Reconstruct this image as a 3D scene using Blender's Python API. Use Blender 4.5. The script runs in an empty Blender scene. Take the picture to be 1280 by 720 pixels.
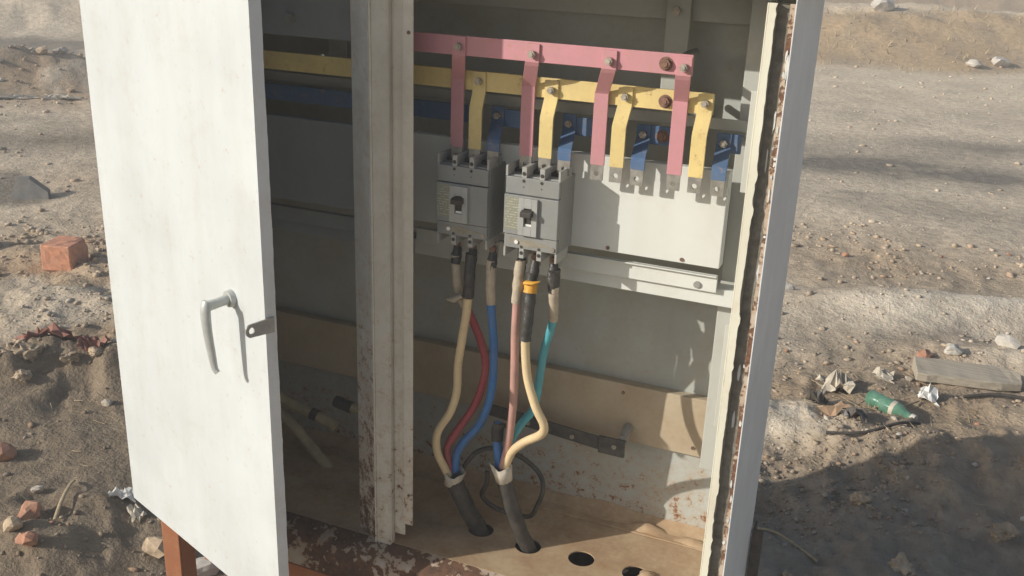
import bpy, bmesh, math, random
import numpy as np
from mathutils import Vector, Matrix

# ------------------------------------------------------------------ camera, sky, sun, exposure
scene = bpy.context.scene
C = scene.collection
H = 1.7
cam_data = bpy.data.cameras.new("camera")
cam = bpy.data.objects.new("camera", cam_data)
C.objects.link(cam)
YAW, PITCH, ROLL = -0.395834, 0.34998, -0.0377758
_f = Vector((math.sin(YAW) * math.cos(PITCH), math.cos(YAW) * math.cos(PITCH), -math.sin(PITCH)))
_r = Vector((math.cos(YAW), -math.sin(YAW), 0))
_d = _f.cross(_r)
_r2 = _r * math.cos(ROLL) + _d * math.sin(ROLL)
_d2 = -_r * math.sin(ROLL) + _d * math.cos(ROLL)
cam.matrix_world = Matrix(((_r2.x, -_d2.x, -_f.x, 0), (_r2.y, -_d2.y, -_f.y, 0), (_r2.z, -_d2.z, -_f.z, H), (0, 0, 0, 1)))
cam_data.sensor_width = 36
cam_data.lens = 1243.8 / 1280 * 36
cam_data.clip_start = 0.02
cam_data.clip_end = 2000
scene.camera = cam

SUN_DIR = Vector((1.15, 1.0, -0.63)).normalized()          # direction in which the light travels
ELEV = math.asin(-SUN_DIR.z)
AZ = math.atan2(-SUN_DIR.x, -SUN_DIR.y)
world = bpy.data.worlds.new("World")
scene.world = world
world.use_nodes = True
wn = world.node_tree
bg = wn.nodes["Background"]
sky = wn.nodes.new("ShaderNodeTexSky")
sky.sky_type = 'NISHITA'
sky.sun_disc = False
sky.sun_elevation = ELEV
sky.sun_rotation = AZ % (2 * math.pi)
sky.dust_density = 2.0
sky.air_density = 1.0
sky.ozone_density = 1.0
wn.links.new(sky.outputs[0], bg.inputs[0])
bg.inputs[1].default_value = 0.09
sl = bpy.data.lights.new("sun", 'SUN')
sl.energy = 3.9
sl.angle = math.radians(0.5)
sl.color = (1.0, 0.955, 0.88)
so = bpy.data.objects.new("sun", sl)
C.objects.link(so)
so.rotation_euler = SUN_DIR.to_track_quat('-Z', 'Y').to_euler()
so.location = (-6, -4, 6)
scene.view_settings.view_transform = 'Standard'
scene.view_settings.look = 'None'
scene.view_settings.exposure = 0.28
scene.view_settings.gamma = 1.0

rng = random.Random(7)

# ------------------------------------------------------------------ small helpers
WC = {}          # world position of the origin of each object


def link(o, parent=None, pos=(0, 0, 0)):
    C.objects.link(o)
    pos = Vector(pos)
    if parent is not None:
        o.parent = parent
        o.location = pos - WC[parent.name]
    else:
        o.location = pos
    WC[o.name] = pos
    return o


def tag(o, label=None, cat=None, group=None, kind=None):
    if label: o['label'] = label
    if cat: o['category'] = cat
    if group: o['group'] = group
    if kind: o['kind'] = kind
    return o


def thing(name, pos, label, cat, group=None):
    o = bpy.data.objects.new(name, None)
    o.empty_display_size = 0.05
    link(o, None, pos)
    return tag(o, label, cat, group)


def dup(root, shift, label):
    r = root.copy()
    C.objects.link(r)
    r.location = root.location + Vector(shift)
    WC[r.name] = WC[root.name] + Vector(shift)
    r['label'] = label
    for ch in list(root.children):
        c = ch.copy()
        C.objects.link(c)
        c.parent = r
        for g in list(ch.children):
            d = g.copy()
            C.objects.link(d)
            d.parent = c
    return r


class MB:
    def __init__(self):
        self.v = []; self.f = []; self.s = []

    def add(self, vs, fs, smooth=False):
        b = len(self.v)
        self.v += [tuple(p) for p in vs]
        for f in fs:
            self.f.append([b + i for i in f]); self.s.append(smooth)
        return self

    def box(self, x0, x1, y0, y1, z0, z1):
        return self.hexa([(x0, y0, z0), (x1, y0, z0), (x1, y1, z0), (x0, y1, z0), (x0, y0, z1), (x1, y0, z1), (x1, y1, z1), (x0, y1, z1)])

    def hexa(self, p):
        return self.add(p, [(0, 3, 2, 1), (4, 5, 6, 7), (0, 1, 5, 4), (1, 2, 6, 5), (2, 3, 7, 6), (3, 0, 4, 7)])

    def prism(self, poly, fn0, fn1):
        n = len(poly)
        vs = [fn0(a, b) for a, b in poly] + [fn1(a, b) for a, b in poly]
        fs = [tuple(range(n - 1, -1, -1)), tuple(range(n, 2 * n))]
        fs += [(i, (i + 1) % n, n + (i + 1) % n, n + i) for i in range(n)]
        return self.add(vs, fs)

    def tube(self, path, r, seg=10, caps=True, flat=None):
        path = [Vector(p) for p in path]
        n = len(path)
        rs = r if isinstance(r, (list, tuple)) else [r] * n
        t0 = (path[1] - path[0]).normalized()
        up = Vector((0, 0, 1)) if abs(t0.z) < 0.9 else Vector((0, 1, 0))
        a = t0.cross(up).normalized()
        vs = []
        for i in range(n):
            t = (path[min(i + 1, n - 1)] - path[max(i - 1, 0)]).normalized()
            a = (a - t * a.dot(t)).normalized()
            b = t.cross(a)
            for k in range(seg):
                w = 2 * math.pi * k / seg
                vs.append(path[i] + (a * math.cos(w) + b * math.sin(w) * (flat or 1)) * rs[i])
        fs = []
        for i in range(n - 1):
            for k in range(seg):
                k2 = (k + 1) % seg
                fs.append((i * seg + k, i * seg + k2, (i + 1) * seg + k2, (i + 1) * seg + k))
        self.add(vs, fs, True)
        if caps:
            self.add(vs[:seg], [tuple(range(seg - 1, -1, -1))])
            self.add(vs[-seg:], [tuple(range(seg))])
        return self

    def cyl(self, p0, p1, r, seg=12, r1=None):
        return self.tube([p0, p1], [r, r if r1 is None else r1], seg)

    def ring_plate(self, x0, x1, z0, z1, y0, y1, cx, cz, r, seg=16):
        """rectangular plate in the xz plane with a round hole"""
        out = []
        for k in range(seg):
            w = 2 * math.pi * (k + 0.5) / seg
            c, s = math.cos(w), math.sin(w)
            tx = ((x1 - cx) / c if c > 0 else (x0 - cx) / c) if abs(c) > 1e-6 else 1e9
            tz = ((z1 - cz) / s if s > 0 else (z0 - cz) / s) if abs(s) > 1e-6 else 1e9
            t = min(tx, tz)
            out.append((cx + c * t, cz + s * t, cx + c * r, cz + s * r))
        # snap to the corners
        for cxn, czn in ((x0, z0), (x0, z1), (x1, z0), (x1, z1)):
            k = min(range(seg), key=lambda i: (out[i][0] - cxn) ** 2 + (out[i][1] - czn) ** 2)
            out[k] = (cxn, czn, out[k][2], out[k][3])
        vs = []
        for y in (y0, y1):
            vs += [(o[0], y, o[1]) for o in out] + [(o[2], y, o[3]) for o in out]
        n = seg
        fs = []
        for k in range(n):
            j = (k + 1) % n
            fs += [(k, j, n + j, n + k), (2 * n + j, 2 * n + k, 3 * n + k, 3 * n + j), (j, k, 2 * n + k, 2 * n + j), (n + k, n + j, 3 * n + j, 3 * n + k)]
        return self.add(vs, fs)

    def build(self, name, mat, parent=None, bevel=0.0, label=None, origin=None, fix=False):
        arr = np.array(self.v, dtype=float)
        c = Vector(((arr.min(0) + arr.max(0)) / 2).tolist()) if origin is None else Vector(origin)
        me = bpy.data.meshes.new(name)
        me.from_pydata([tuple(p - np.array(c)) for p in arr], [], self.f)
        me.polygons.foreach_set('use_smooth', self.s)
        if fix:
            bm = bmesh.new(); bm.from_mesh(me)
            bmesh.ops.recalc_face_normals(bm, faces=bm.faces[:]); bm.to_mesh(me); bm.free()
        me.update()
        me.materials.append(mat)
        o = bpy.data.objects.new(name, me)
        link(o, parent, c)
        if bevel:
            m = o.modifiers.new('bevel', 'BEVEL'); m.width = bevel; m.segments = 2; m.limit_method = 'ANGLE'; m.angle_limit = math.radians(40)
        if label: o['label'] = label
        return o


def spline(pts, n=8):
    """Catmull-Rom through the points"""
    P = [Vector(p) for p in pts]
    out = []
    for i in range(len(P) - 1):
        p0, p1, p2, p3 = P[max(i - 1, 0)], P[i], P[i + 1], P[min(i + 2, len(P) - 1)]
        for k in range(n):
            t = k / n
            out.append(0.5 * ((2 * p1) + (p2 - p0) * t + (2 * p0 - 5 * p1 + 4 * p2 - p3) * t * t + (3 * p1 - p0 - 3 * p2 + p3) * t ** 3))
    out.append(P[-1])
    return out


# ------------------------------------------------------------------ numpy value noise
_perm = np.random.RandomState(11).permutation(512)
_perm = np.concatenate([_perm, _perm])
_val = np.random.RandomState(5).rand(512)


def vnoise(x, y, sc, off=0):
    x = np.asarray(x, float) / sc + 131.7 + off * 17.3
    y = np.asarray(y, float) / sc + 77.1 + off * 9.1
    xi = np.floor(x).astype(int); yi = np.floor(y).astype(int)
    fx = x - xi; fy = y - yi
    fx = fx * fx * (3 - 2 * fx); fy = fy * fy * (3 - 2 * fy)
    def h(a, b): return _val[_perm[(_perm[a % 512] + b) % 512]]
    return (h(xi, yi) * (1 - fx) + h(xi + 1, yi) * fx) * (1 - fy) + (h(xi, yi + 1) * (1 - fx) + h(xi + 1, yi + 1) * fx) * fy


def fbm(x, y, sc, octv=4, off=0):
    s = 0; a = 1; t = 0
    for i in range(octv):
        s = s + a * vnoise(x, y, sc / 2 ** i, off + i * 3); t += a; a *= 0.5
    return s / t


def gauss(x, y, cx, cy, rx, ry, ang=0):
    c, s = math.cos(ang), math.sin(ang)
    u = (x - cx) * c + (y - cy) * s; v = -(x - cx) * s + (y - cy) * c
    return np.exp(-(u / rx) ** 2 - (v / ry) ** 2)


def sstep(a, b, t):
    t = np.clip((t - a) / (b - a), 0, 1)
    return t * t * (3 - 2 * t)


# rubbly zones of the ground (x, y, rx, ry, angle, strength)
RUB = [(-3.4, 3.1, 0.9, 0.9, 0.5, 1.0), (-2.9, 2.45, 0.35, 0.25, 0.4, 1.2), (-8.2, 7.3, 2.6, 1.1, 0.4, 1.0), (-5.3, 4.8, 1.3, 0.5, 0.6, 0.35),
       (-0.1, 3.6, 0.7, 0.45, 0.3, 0.9), (-0.3, 5.6, 1.8, 0.6, 0.1, 0.55), (0.4, 4.35, 0.6, 0.4, 0.3, 0.6), (-0.2, 2.7, 0.9, 0.6, 0.2, 0.6),
       (-2.1, 1.7, 0.35, 0.25, 0, 0.7), (-2.25, 1.72, .5, .22, .5, .6), (0.45, 3.1, 0.8, 0.5, 0.3, 0.8), (-3.9, 3.9, 1.0, 0.7, 0.6, 0.6)]


def rubble_mask(x, y):
    m = 0
    for cx, cy, rx, ry, a, s in RUB:
        m = m + s * gauss(x, y, cx, cy, rx, ry, a)
    return np.clip(m, 0, 1.2)


def berm_coord(x, y):
    return (y - (14.9 + 0.42 * x)) / 1.08


def height(x, y):
    x = np.asarray(x, float); y = np.asarray(y, float)
    m = rubble_mask(x, y)
    z = 0.07 * (fbm(x, y, 2.2, 3, 1) - 0.5) + 0.05 * (fbm(x, y, 0.5, 4, 2) - 0.5) * (0.4 + m)
    r = np.sqrt(x * x + y * y)
    near = 1 / (1 + (r / 9) ** 2)
    bill = np.abs(fbm(x, y, 0.16, 3, 5) - 0.5) * 2
    z = z + m * (0.10 * (fbm(x, y, 0.26, 4, 9) - 0.45) + 0.06 * (0.4 - bill)) * near
    z = z + 0.012 * (fbm(x, y, 0.07, 2, 13) - 0.5) * near * (0.5 + m)
    # heaps
    z = z + 0.13 * gauss(x, y, -2.95, 2.52, 0.34, 0.15, 0.5) * (0.15 + 1.3 * fbm(x, y, 0.10, 4, 21))
    z = z + 0.30 * gauss(x, y, -8.6, 7.6, 1.6, 0.5, 0.75) * (0.5 + fbm(x, y, 0.5, 3, 22))
    z = z + 0.75 * gauss(x, y, -13.0, 11.6, 4.2, 1.3, 0.7) * (0.4 + fbm(x, y, 0.9, 4, 23))
    z = z + 0.9 * gauss(x, y, -20.0, 19.0, 9.0, 2.5, 0.7) * (0.4 + fbm(x, y, 1.4, 4, 24))
    z = z + 0.10 * gauss(x, y, -0.15, 4.85, 0.55, 0.17, 0.45) + 0.08 * gauss(x, y, 0.45, 5.0, 0.6, 0.16, 0.6) + 0.06 * gauss(x, y, -0.38, 3.42, 0.28, 0.14, 0.2) + 0.07 * gauss(x, y, 0.75, 4.55, 0.5, 0.15, 0.5)
    # uneven lumpy earth where the cabinet's shadow falls
    z = z + 0.12 * gauss(x, y, 0.25, 3.0, 1.1, 0.75, 0.5) * (fbm(x, y, 0.30, 4, 37) - 0.42) + 0.05 * gauss(x, y, 0.25, 2.8, 0.9, 0.6, 0.4) * (fbm(x, y, 0.09, 3, 39) - 0.5)
    # bank on the right, far away
    b = berm_coord(x, y) + 1.2 * (fbm(x, y, 2.0, 3, 31) - 0.5)
    side = sstep(-7.5, -4.5, x)
    z = z + side * (0.62 * sstep(0.2, 3.0, b) - 0.35 * sstep(3.6, 6.5, b) + 0.9 * sstep(9, 14, b)) * (0.75 + 0.5 * fbm(x, y, 1.3, 3, 33))
    z = z + side * sstep(0, 2.5, b) * 0.12 * (fbm(x, y, 0.45, 3, 35) - 0.5)
    z = z - 0.02 * gauss(x, y, -0.9, 1.7, 0.9, 0.5)
    return z


def gh(x, y):
    return float(height(np.array([x]), np.array([y]))[0])


TAN = np.array([.70, .595, .455]); ASH = np.array([.22, .198, .165]); BROWN = np.array([.47, .345, .225]); SAND = np.array([.70, .62, .50])
MUD = np.array([.285, .237, .178]); STRAW = np.array([.52, .38, .225]); CREAM = np.array([.78, .66, .495])


def ground_colour(x, y):
    x = np.asarray(x, float); y = np.asarray(y, float)
    def mix(a, b, t):
        t = np.clip(t, 0, 1)[:, None]
        return a * (1 - t) + b * t
    n1 = fbm(x, y, 1.1, 4, 41); n2 = fbm(x, y, 0.3, 4, 43); n3 = fbm(x, y, 3.5, 3, 45)
    # broken streaks that run across the view
    u = x * 0.92 + y * 0.39; v = -x * 0.39 + y * 0.92
    st = fbm(u * 0.35, v * 1.3, 0.8, 4, 47)
    c = np.tile(TAN, (len(x), 1))
    c = mix(c, MUD, sstep(0.48, 0.68, n1) * 0.3)
    m = rubble_mask(x, y)
    c = mix(c, BROWN * .92, np.clip(m * 1.2, 0, 1) * (0.5 + 0.7 * n2))
    # mud flat on the near left
    c = mix(c, MUD * np.array([.86, .82, .78]), sstep(3.5, 2.3, y) * sstep(-0.9, -1.5, x) * (0.75 + 0.5 * n2))
    c = mix(c, TAN * .8, rubble_mask(x, y) * sstep(.5, .62, fbm(x, y, .6, 4, 49)) * sstep(-1.0, -1.6, x) * sstep(2.2, 2.9, y))
    c = mix(c, ASH * .8, .8 * sstep(.56, .68, fbm(x, y, 1.6, 4, 53)) * sstep(-3.0, -4.0, x))
    c = mix(c, MUD * 0.8, 0.8 * gauss(x, y, -6.2, 5.7, 1.6, 0.5, 0.75) * (0.5 + n2))
    # dark ash on the right
    ash = 1.5 * gauss(x, y, 0.2, 8.4, 2.6, 0.65, 0.15) + 1.1 * gauss(x, y, -0.6, 7.2, 0.9, 0.35, 0.1) + 0.9 * gauss(x, y, 1.2, 7.0, 1.2, 0.3, 0.1) + 1.0 * gauss(x, y, 0.9, 9.6, 1.5, 0.4, 0.1)
    ash = ash + 1.3 * gauss(x, y, -0.1, 5.35, 0.9, 0.2, 0.35) + 1.3 * gauss(x, y, 0.2, 4.62, 0.55, 0.11, 0.5) + 1.2 * gauss(x, y, 0.75, 5.6, 0.7, 0.2, 0.3) + 0.9 * gauss(x, y, 0.1, 4.0, 0.6, 0.12, 0.4) + 0.8 * gauss(x, y, -0.35, 4.3, 0.35, 0.14, 0.3)
    c = mix(c, ASH, ash * sstep(0.36, 0.72, st * 0.6 + n2 * 0.4) * 0.85)
    # darker earth where the cabinet stands and beyond it
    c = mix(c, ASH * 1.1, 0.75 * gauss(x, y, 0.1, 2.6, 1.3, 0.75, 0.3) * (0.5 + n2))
    # washed pale sand
    sand = 1.4 * gauss(x, y, -0.15, 4.85, 0.6, 0.2, 0.45) + 1.3 * gauss(x, y, 0.45, 5.0, 0.65, 0.19, 0.6) + 1.2 * gauss(x, y, -0.38, 3.4, 0.26, 0.15, 0.2) + 1.1 * gauss(x, y, 0.75, 4.55, 0.5, 0.17, 0.5)
    c = mix(c, SAND, sand * sstep(0.3, 0.55, st))
    # cream strip in front of the bank, straw coloured bank
    b = berm_coord(x, y) + 1.2 * (fbm(x, y, 2.0, 3, 31) - 0.5)
    side = sstep(-7.5, -4.5, x)
    c = mix(c, CREAM, side * sstep(-4.0, -1.6, b) * sstep(0.8, 0.1, b) * (0.65 + 0.7 * n1))
    c = mix(c, STRAW, side * sstep(0.0, 0.8, b) * (0.55 + 0.7 * n2))
    c = mix(c, CREAM, side * sstep(2.5, 3.0, b) * sstep(4.6, 3.6, b) * (0.5 + 0.6 * n1))
    c = mix(c, BROWN * 1.1, side * sstep(5.0, 6.5, b) * 0.7)
    c = c * (0.78 + 0.44 * n2)[:, None] * (0.85 + 0.3 * n3)[:, None]
    return np.clip(c, 0.01, 0.8)


# ------------------------------------------------------------------ materials
def nodes_of(name):
    m = bpy.data.materials.new(name)
    m.use_nodes = True
    nt = m.node_tree
    return m, nt, nt.nodes["Principled BSDF"]


def N(nt, typ, **kw):
    n = nt.nodes.new(typ)
    for k, v in kw.items():
        if k in n.inputs.keys() if hasattr(n.inputs, 'keys') else False:
            n.inputs[k].default_value = v
        else:
            setattr(n, k, v)
    return n


def noise(nt, vec, scale, detail=4, rough=0.55):
    n = nt.nodes.new("ShaderNodeTexNoise")
    n.inputs['Scale'].default_value = scale
    n.inputs['Detail'].default_value = detail
    n.inputs['Roughness'].default_value = rough
    nt.links.new(vec, n.inputs['Vector'])
    return n.outputs['Fac']


def ramp(nt, fac, lo, hi, a=0.0, b=1.0):
    n = nt.nodes.new("ShaderNodeMapRange")
    n.inputs['From Min'].default_value = lo; n.inputs['From Max'].default_value = hi
    n.inputs['To Min'].default_value = a; n.inputs['To Max'].default_value = b
    n.clamp = True
    nt.links.new(fac, n.inputs['Value'])
    return n.outputs['Result']


def mixc(nt, fac, a, b, mode='MIX'):
    n = nt.nodes.new("ShaderNodeMix")
    n.data_type = 'RGBA'; n.blend_type = mode
    def s(sock, v):
        if isinstance(v, (tuple, list)): sock.default_value = (v[0], v[1], v[2], 1)
        elif isinstance(v, (int, float)): sock.default_value = v
        else: nt.links.new(v, sock)
    s(n.inputs[0], fac); s(n.inputs[6], a); s(n.inputs[7], b)
    return n.outputs[2]


def math_(nt, op, a, b=0.0):
    n = nt.nodes.new("ShaderNodeMath"); n.operation = op
    for i, v in enumerate((a, b)):
        if isinstance(v, (int, float)): n.inputs[i].default_value = v
        else: nt.links.new(v, n.inputs[i])
    return n.outputs[0]


def bump(nt, bsdf, h, strength, dist=0.002):
    b = nt.nodes.new("ShaderNodeBump")
    b.inputs['Strength'].default_value = strength
    b.inputs['Distance'].default_value = dist
    nt.links.new(h, b.inputs['Height'])
    nt.links.new(b.outputs[0], bsdf.inputs['Normal'])


def worldpos(nt):
    return nt.nodes.new("ShaderNodeNewGeometry").outputs['Position']


def mapped(nt, vec, sx, sy, sz):
    n = nt.nodes.new("ShaderNodeMapping")
    n.inputs['Scale'].default_value = (sx, sy, sz)
    nt.links.new(vec, n.inputs['Vector'])
    return n.outputs[0]


DARKR = ((.075, .042, .028), (.15, .078, .045)); RUST = (.16, .062, .028); RUST2 = (.26, .115, .05)


def paint(name, base, dirt=(.30, .25, .18), dirt_lo=0.52, dirt_hi=0.8, dirt_amt=0.5, rust_lo=0.74, rust_hi=0.78, rust_scale=18, rough=0.5,
          low_rust=None, spec=0.35, streak=0.12, bumpy=0.25, rusts=(RUST, RUST2)):
    """aged paint on steel: mottling, vertical run marks, dirt, rust where it has broken through.
    low_rust=(z0, z1, amount): more rust towards the foot of the sheet"""
    m, nt, b = nodes_of(name)
    p = worldpos(nt)
    big = noise(nt, p, 5, 4)
    fine = noise(nt, p, 90, 3)
    run = noise(nt, mapped(nt, p, 14, 14, 1.3), 1.6, 6)
    c = mixc(nt, ramp(nt, big, .3, .7), tuple(x * .93 for x in base), tuple(min(x * 1.05, .9) for x in base))
    c = mixc(nt, ramp(nt, run, .42, .75, 0, streak), c, dirt)
    d = math_(nt, 'ADD', math_(nt, 'MULTIPLY', noise(nt, p, 13, 5, .65), .75), math_(nt, 'MULTIPLY', fine, .25))
    c = mixc(nt, ramp(nt, d, dirt_lo, dirt_hi, 0, dirt_amt), c, dirt)
    rn = noise(nt, p, rust_scale, 6, .68)
    rn2 = noise(nt, p, rust_scale * 5, 3)
    r = math_(nt, 'ADD', math_(nt, 'MULTIPLY', rn, .72), math_(nt, 'MULTIPLY', rn2, .28))
    if low_rust:
        z = nt.nodes.new("ShaderNodeSeparateXYZ"); nt.links.new(p, z.inputs[0])
        r = math_(nt, 'ADD', r, ramp(nt, z.outputs[2], low_rust[0], low_rust[1], low_rust[2], 0.0))
    rm = ramp(nt, r, rust_lo, rust_hi)
    halo = ramp(nt, r, rust_lo - .11, rust_hi, 0, .6)
    c = mixc(nt, halo, c, (.42, .25, .12))
    rc = mixc(nt, ramp(nt, rn2, .35, .65), rusts[0], rusts[1])
    c = mixc(nt, rm, c, rc)
    nt.links.new(c, b.inputs['Base Color'])
    nt.links.new(ramp(nt, rm, 0, 1, rough, .9), b.inputs['Roughness'])
    b.inputs['Specular IOR Level'].default_value = spec
    h = math_(nt, 'ADD', math_(nt, 'MULTIPLY', fine, .25), math_(nt, 'MULTIPLY', rm, -0.8))
    h = math_(nt, 'ADD', h, math_(nt, 'MULTIPLY', noise(nt, p, 9, 2), 1.2))
    bump(nt, b, h, bumpy, .0018)
    return m


def plain(name, base, rough=0.6, var=0.25, scale=40, metal=0.0, spec=0.4, bumpy=0.2, dust=0.0, dustc=(.36, .30, .22), obj_random=0.0):
    m, nt, b = nodes_of(name)
    p = worldpos(nt)
    n = noise(nt, p, scale, 5, .62)
    c = mixc(nt, ramp(nt, n, .3, .7), tuple(x * (1 - var) for x in base), tuple(min(1, x * (1 + var)) for x in base))
    if dust:
        g = noise(nt, p, scale * .6, 5, .7)
        c = mixc(nt, ramp(nt, g, .35, .75, 0.15 * dust, dust), c, dustc)
    if obj_random:
        oi = nt.nodes.new("ShaderNodeObjectInfo")
        hs = nt.nodes.new("ShaderNodeHueSaturation")
        nt.links.new(ramp(nt, oi.outputs['Random'], 0, 1, 1 - obj_random, 1 + obj_random), hs.inputs['Value'])
        nt.links.new(c, hs.inputs['Color'])
        c = hs.outputs[0]
    nt.links.new(c, b.inputs['Base Color'])
    b.inputs['Roughness'].default_value = rough
    b.inputs['Metallic'].default_value = metal
    b.inputs['Specular IOR Level'].default_value = spec
    if bumpy: bump(nt, b, noise(nt, p, scale * 2.5, 4), bumpy, .002)
    return m


M = {}
M['door'] = paint('door_paint', (.60, .63, .625), dirt=(.44, .42, .36), dirt_lo=.50, dirt_amt=.4, rust_lo=.69, rust_hi=.71, rust_scale=60, streak=.2, rough=.45)
M['outer'] = paint('outer_paint', (.62, .64, .655), dirt=(.46, .43, .37), dirt_lo=.42, dirt_amt=.5, rust_lo=.72, rust_hi=.75, streak=.2)
M['inner'] = paint('inner_paint', (.45, .455, .41), dirt=(.36, .29, .19), dirt_amt=.45, rust_lo=.73, rust_hi=.76)
M['inner_low'] = paint('inner_paint_low', (.45, .465, .425), dirt=(.36, .29, .19), dirt_lo=.42, dirt_amt=.6, rust_lo=.68, rust_hi=.75, rust_scale=44, low_rust=(.47, .80, .16))
M['board'] = paint('board_paint', (.64, .65, .60), dirt=(.42, .36, .26), dirt_amt=.25, rust_lo=.77, rust_hi=.79)
M['bay_shade'] = paint('left_bay_shade_paint', (.27, .29, .295), dirt=(.20, .18, .15), dirt_lo=.4, dirt_amt=.5, rust_lo=.74, rust_hi=.77)  # darker grey with the left bay's shade put into the colour
M['kick'] = paint('dusty_plate', (.50, .42, .30), dirt=(.34, .24, .14), dirt_lo=.35, dirt_hi=.75, dirt_amt=.7, rust_lo=.72, rust_hi=.76, rust_scale=24)
M['mullion'] = paint('mullion_paint', (.60, .56, .475), dirt=(.34, .27, .18), dirt_lo=.42, dirt_amt=.5, rust_lo=.68, rust_hi=.75, rust_scale=38, low_rust=(.5, 1.15, .12), rusts=DARKR)
M['mullion_side'] = paint('mullion_side_paint', (.56, .56, .52), dirt=(.30, .22, .14), dirt_lo=.40, dirt_amt=.55, rust_lo=.63, rust_hi=.74, rust_scale=42, low_rust=(.5, 1.2, .2), rusts=DARKR)
M['floor'] = paint('floor_dust', (.50, .375, .235), dirt=(.31, .185, .10), dirt_lo=.36, dirt_hi=.66, dirt_amt=.85, rust_lo=.62, rust_hi=.76, rust_scale=16, bumpy=.8, rough=.85)
M['sill'] = paint('peeled_sill', (.52, .52, .48), dirt=(.2, .11, .06), dirt_lo=.3, dirt_hi=.6, dirt_amt=.7, rust_lo=.45, rust_hi=.48, rust_scale=14, bumpy=.8, rusts=DARKR)
M['leg'] = paint('rust_primer', (.34, .125, .055), dirt=(.22, .12, .07), dirt_lo=.4, dirt_amt=.6, rust_lo=.6, rust_hi=.7, bumpy=.5, rough=.8)
M['rustedge'] = paint('rusty_edge', (.56, .50, .42), dirt=(.30, .19, .12), dirt_lo=.35, dirt_amt=.7, rust_lo=.48, rust_hi=.53, rust_scale=30, bumpy=.9, rusts=((.10, .05, .03), (.20, .10, .06)))
M['flake'] = plain('peeling_paint', (.66, .66, .60), .6, .15, 60)
M['lip'] = paint('cream_lip', (.68, .66, .54), dirt=(.42, .3, .18), dirt_amt=.4, rust_lo=.71, rust_hi=.75, rust_scale=40)
M['gasket'] = plain('gasket_residue', (.17, .16, .135), .85, .5, 55, bumpy=.9, dust=.55, dustc=(.30, .27, .21))
M['pink'] = paint('pink_enamel', (.56, .255, .285), dirt=(.42, .24, .22), dirt_lo=.38, dirt_hi=.72, dirt_amt=.55, rust_lo=.655, rust_hi=.675, rust_scale=60, streak=.3, bumpy=.5, rough=.5, rusts=((.20, .12, .08), (.34, .22, .14)))
M['yellow'] = paint('yellow_enamel', (.74, .58, .24), dirt=(.50, .39, .20), dirt_lo=.38, dirt_hi=.72, dirt_amt=.55, rust_lo=.655, rust_hi=.675, rust_scale=60, streak=.3, bumpy=.5, rough=.5, rusts=((.20, .12, .08), (.34, .22, .14)))
M['blue'] = paint('blue_enamel', (.07, .14, .27), dirt=(.16, .19, .23), dirt_lo=.38, dirt_hi=.72, dirt_amt=.55, rust_lo=.655, rust_hi=.675, rust_scale=60, streak=.3, bumpy=.5, rough=.5, rusts=((.20, .12, .08), (.34, .22, .14)))
M['tin'] = plain('tinned_copper', (.34, .33, .30), .45, .3, 60, metal=.6, dust=.3)
M['zinc'] = plain('zinc_bolt', (.40, .36, .30), .5, .35, 90, metal=.5, dust=.3)
M['rustbolt'] = plain('rusty_bolt', (.20, .115, .08), .85, .5, 90)
M['mccb'] = plain('grey_moulded_plastic', (.235, .245, .24), .5, .08, 25, dust=.30, dustc=(.34, .30, .23))
M['mccb_light'] = plain('light_grey_plastic', (.36, .365, .35), .45, .08, 25, dust=.25, dustc=(.38, .33, .25))
M['mccb_dark'] = plain('dark_plastic', (.022, .022, .022), .5, .3, 40, dust=.18)
M['stain'] = plain('dried_stain', (.27, .245, .19), .8, .3, 60, dust=.3)
M['white'] = plain('white_plastic', (.78, .78, .74), .4, .05, 20, bumpy=0)
M['red_core'] = plain('red_insulation', (.34, .045, .06), .5, .15, 30, dust=.25)
M['pink_core'] = plain('faded_pink_insulation', (.50, .27, .23), .55, .15, 30, dust=.3)
M['cream_core'] = plain('cream_insulation', (.70, .54, .31), .55, .10, 30, dust=.25)
M['dim_cream'] = plain('shade_dimmed_cream', (.40, .34, .20), .7, .3, 30, dust=.4)  # cream darkened in its colour to imitate the shade of the left bay
M['blue_core'] = plain('blue_insulation', (.03, .155, .40), .45, .15, 30, dust=.2)
M['teal_core'] = plain('teal_insulation', (.07, .36, .42), .45, .12, 30, dust=.15)
M['black'] = plain('black_rubber', (.022, .022, .023), .55, .4, 50, dust=.22)
M['tape'] = plain('black_tape', (.028, .030, .032), .38, .4, 120, dust=.18, bumpy=.6)
M['beige_tape'] = plain('beige_tape', (.46, .39, .29), .75, .18, 80, dust=.3, bumpy=.6)
M['orange_tape'] = plain('orange_tape', (.72, .36, .035), .5, .15, 60, dust=.15)
M['earth'] = plain('painted_black_bar', (.035, .04, .045), .45, .3, 60, dust=.3)
M['handle'] = plain('weathered_alloy', (.50, .52, .50), .45, .12, 40, metal=.25, dust=.2)
M['steel'] = plain('grey_steel', (.30, .30, .29), .5, .2, 50, metal=.3, dust=.3)
M['brick'] = plain('fired_clay', (.58, .25, .145), .9, .2, 60, dust=.5, dustc=(.60, .38, .26), bumpy=.5)
M['shard'] = plain('dark_slate', (.10, .105, .11), .8, .3, 20, dust=.4)
M['red_rag'] = plain('dark_red_rag', (.24, .075, .06), .9, .4, 25, dust=.5, dustc=(.42, .30, .22))
M['paper'] = plain('white_paper', (.75, .74, .70), .8, .08, 30, dust=.2)
M['rag'] = plain('dirty_cloth', (.58, .52, .42), .9, .25, 40, dust=.5, bumpy=.8)
M['bag'] = plain('black_bag', (.03, .03, .032), .35, .4, 30, dust=.35)
M['wood'] = None
M['twig'] = plain('dry_twig', (.42, .33, .20), .85, .25, 60)
M['darkwood'] = plain('dark_wood', (.075, .065, .055), .85, .4, 40)
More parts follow.
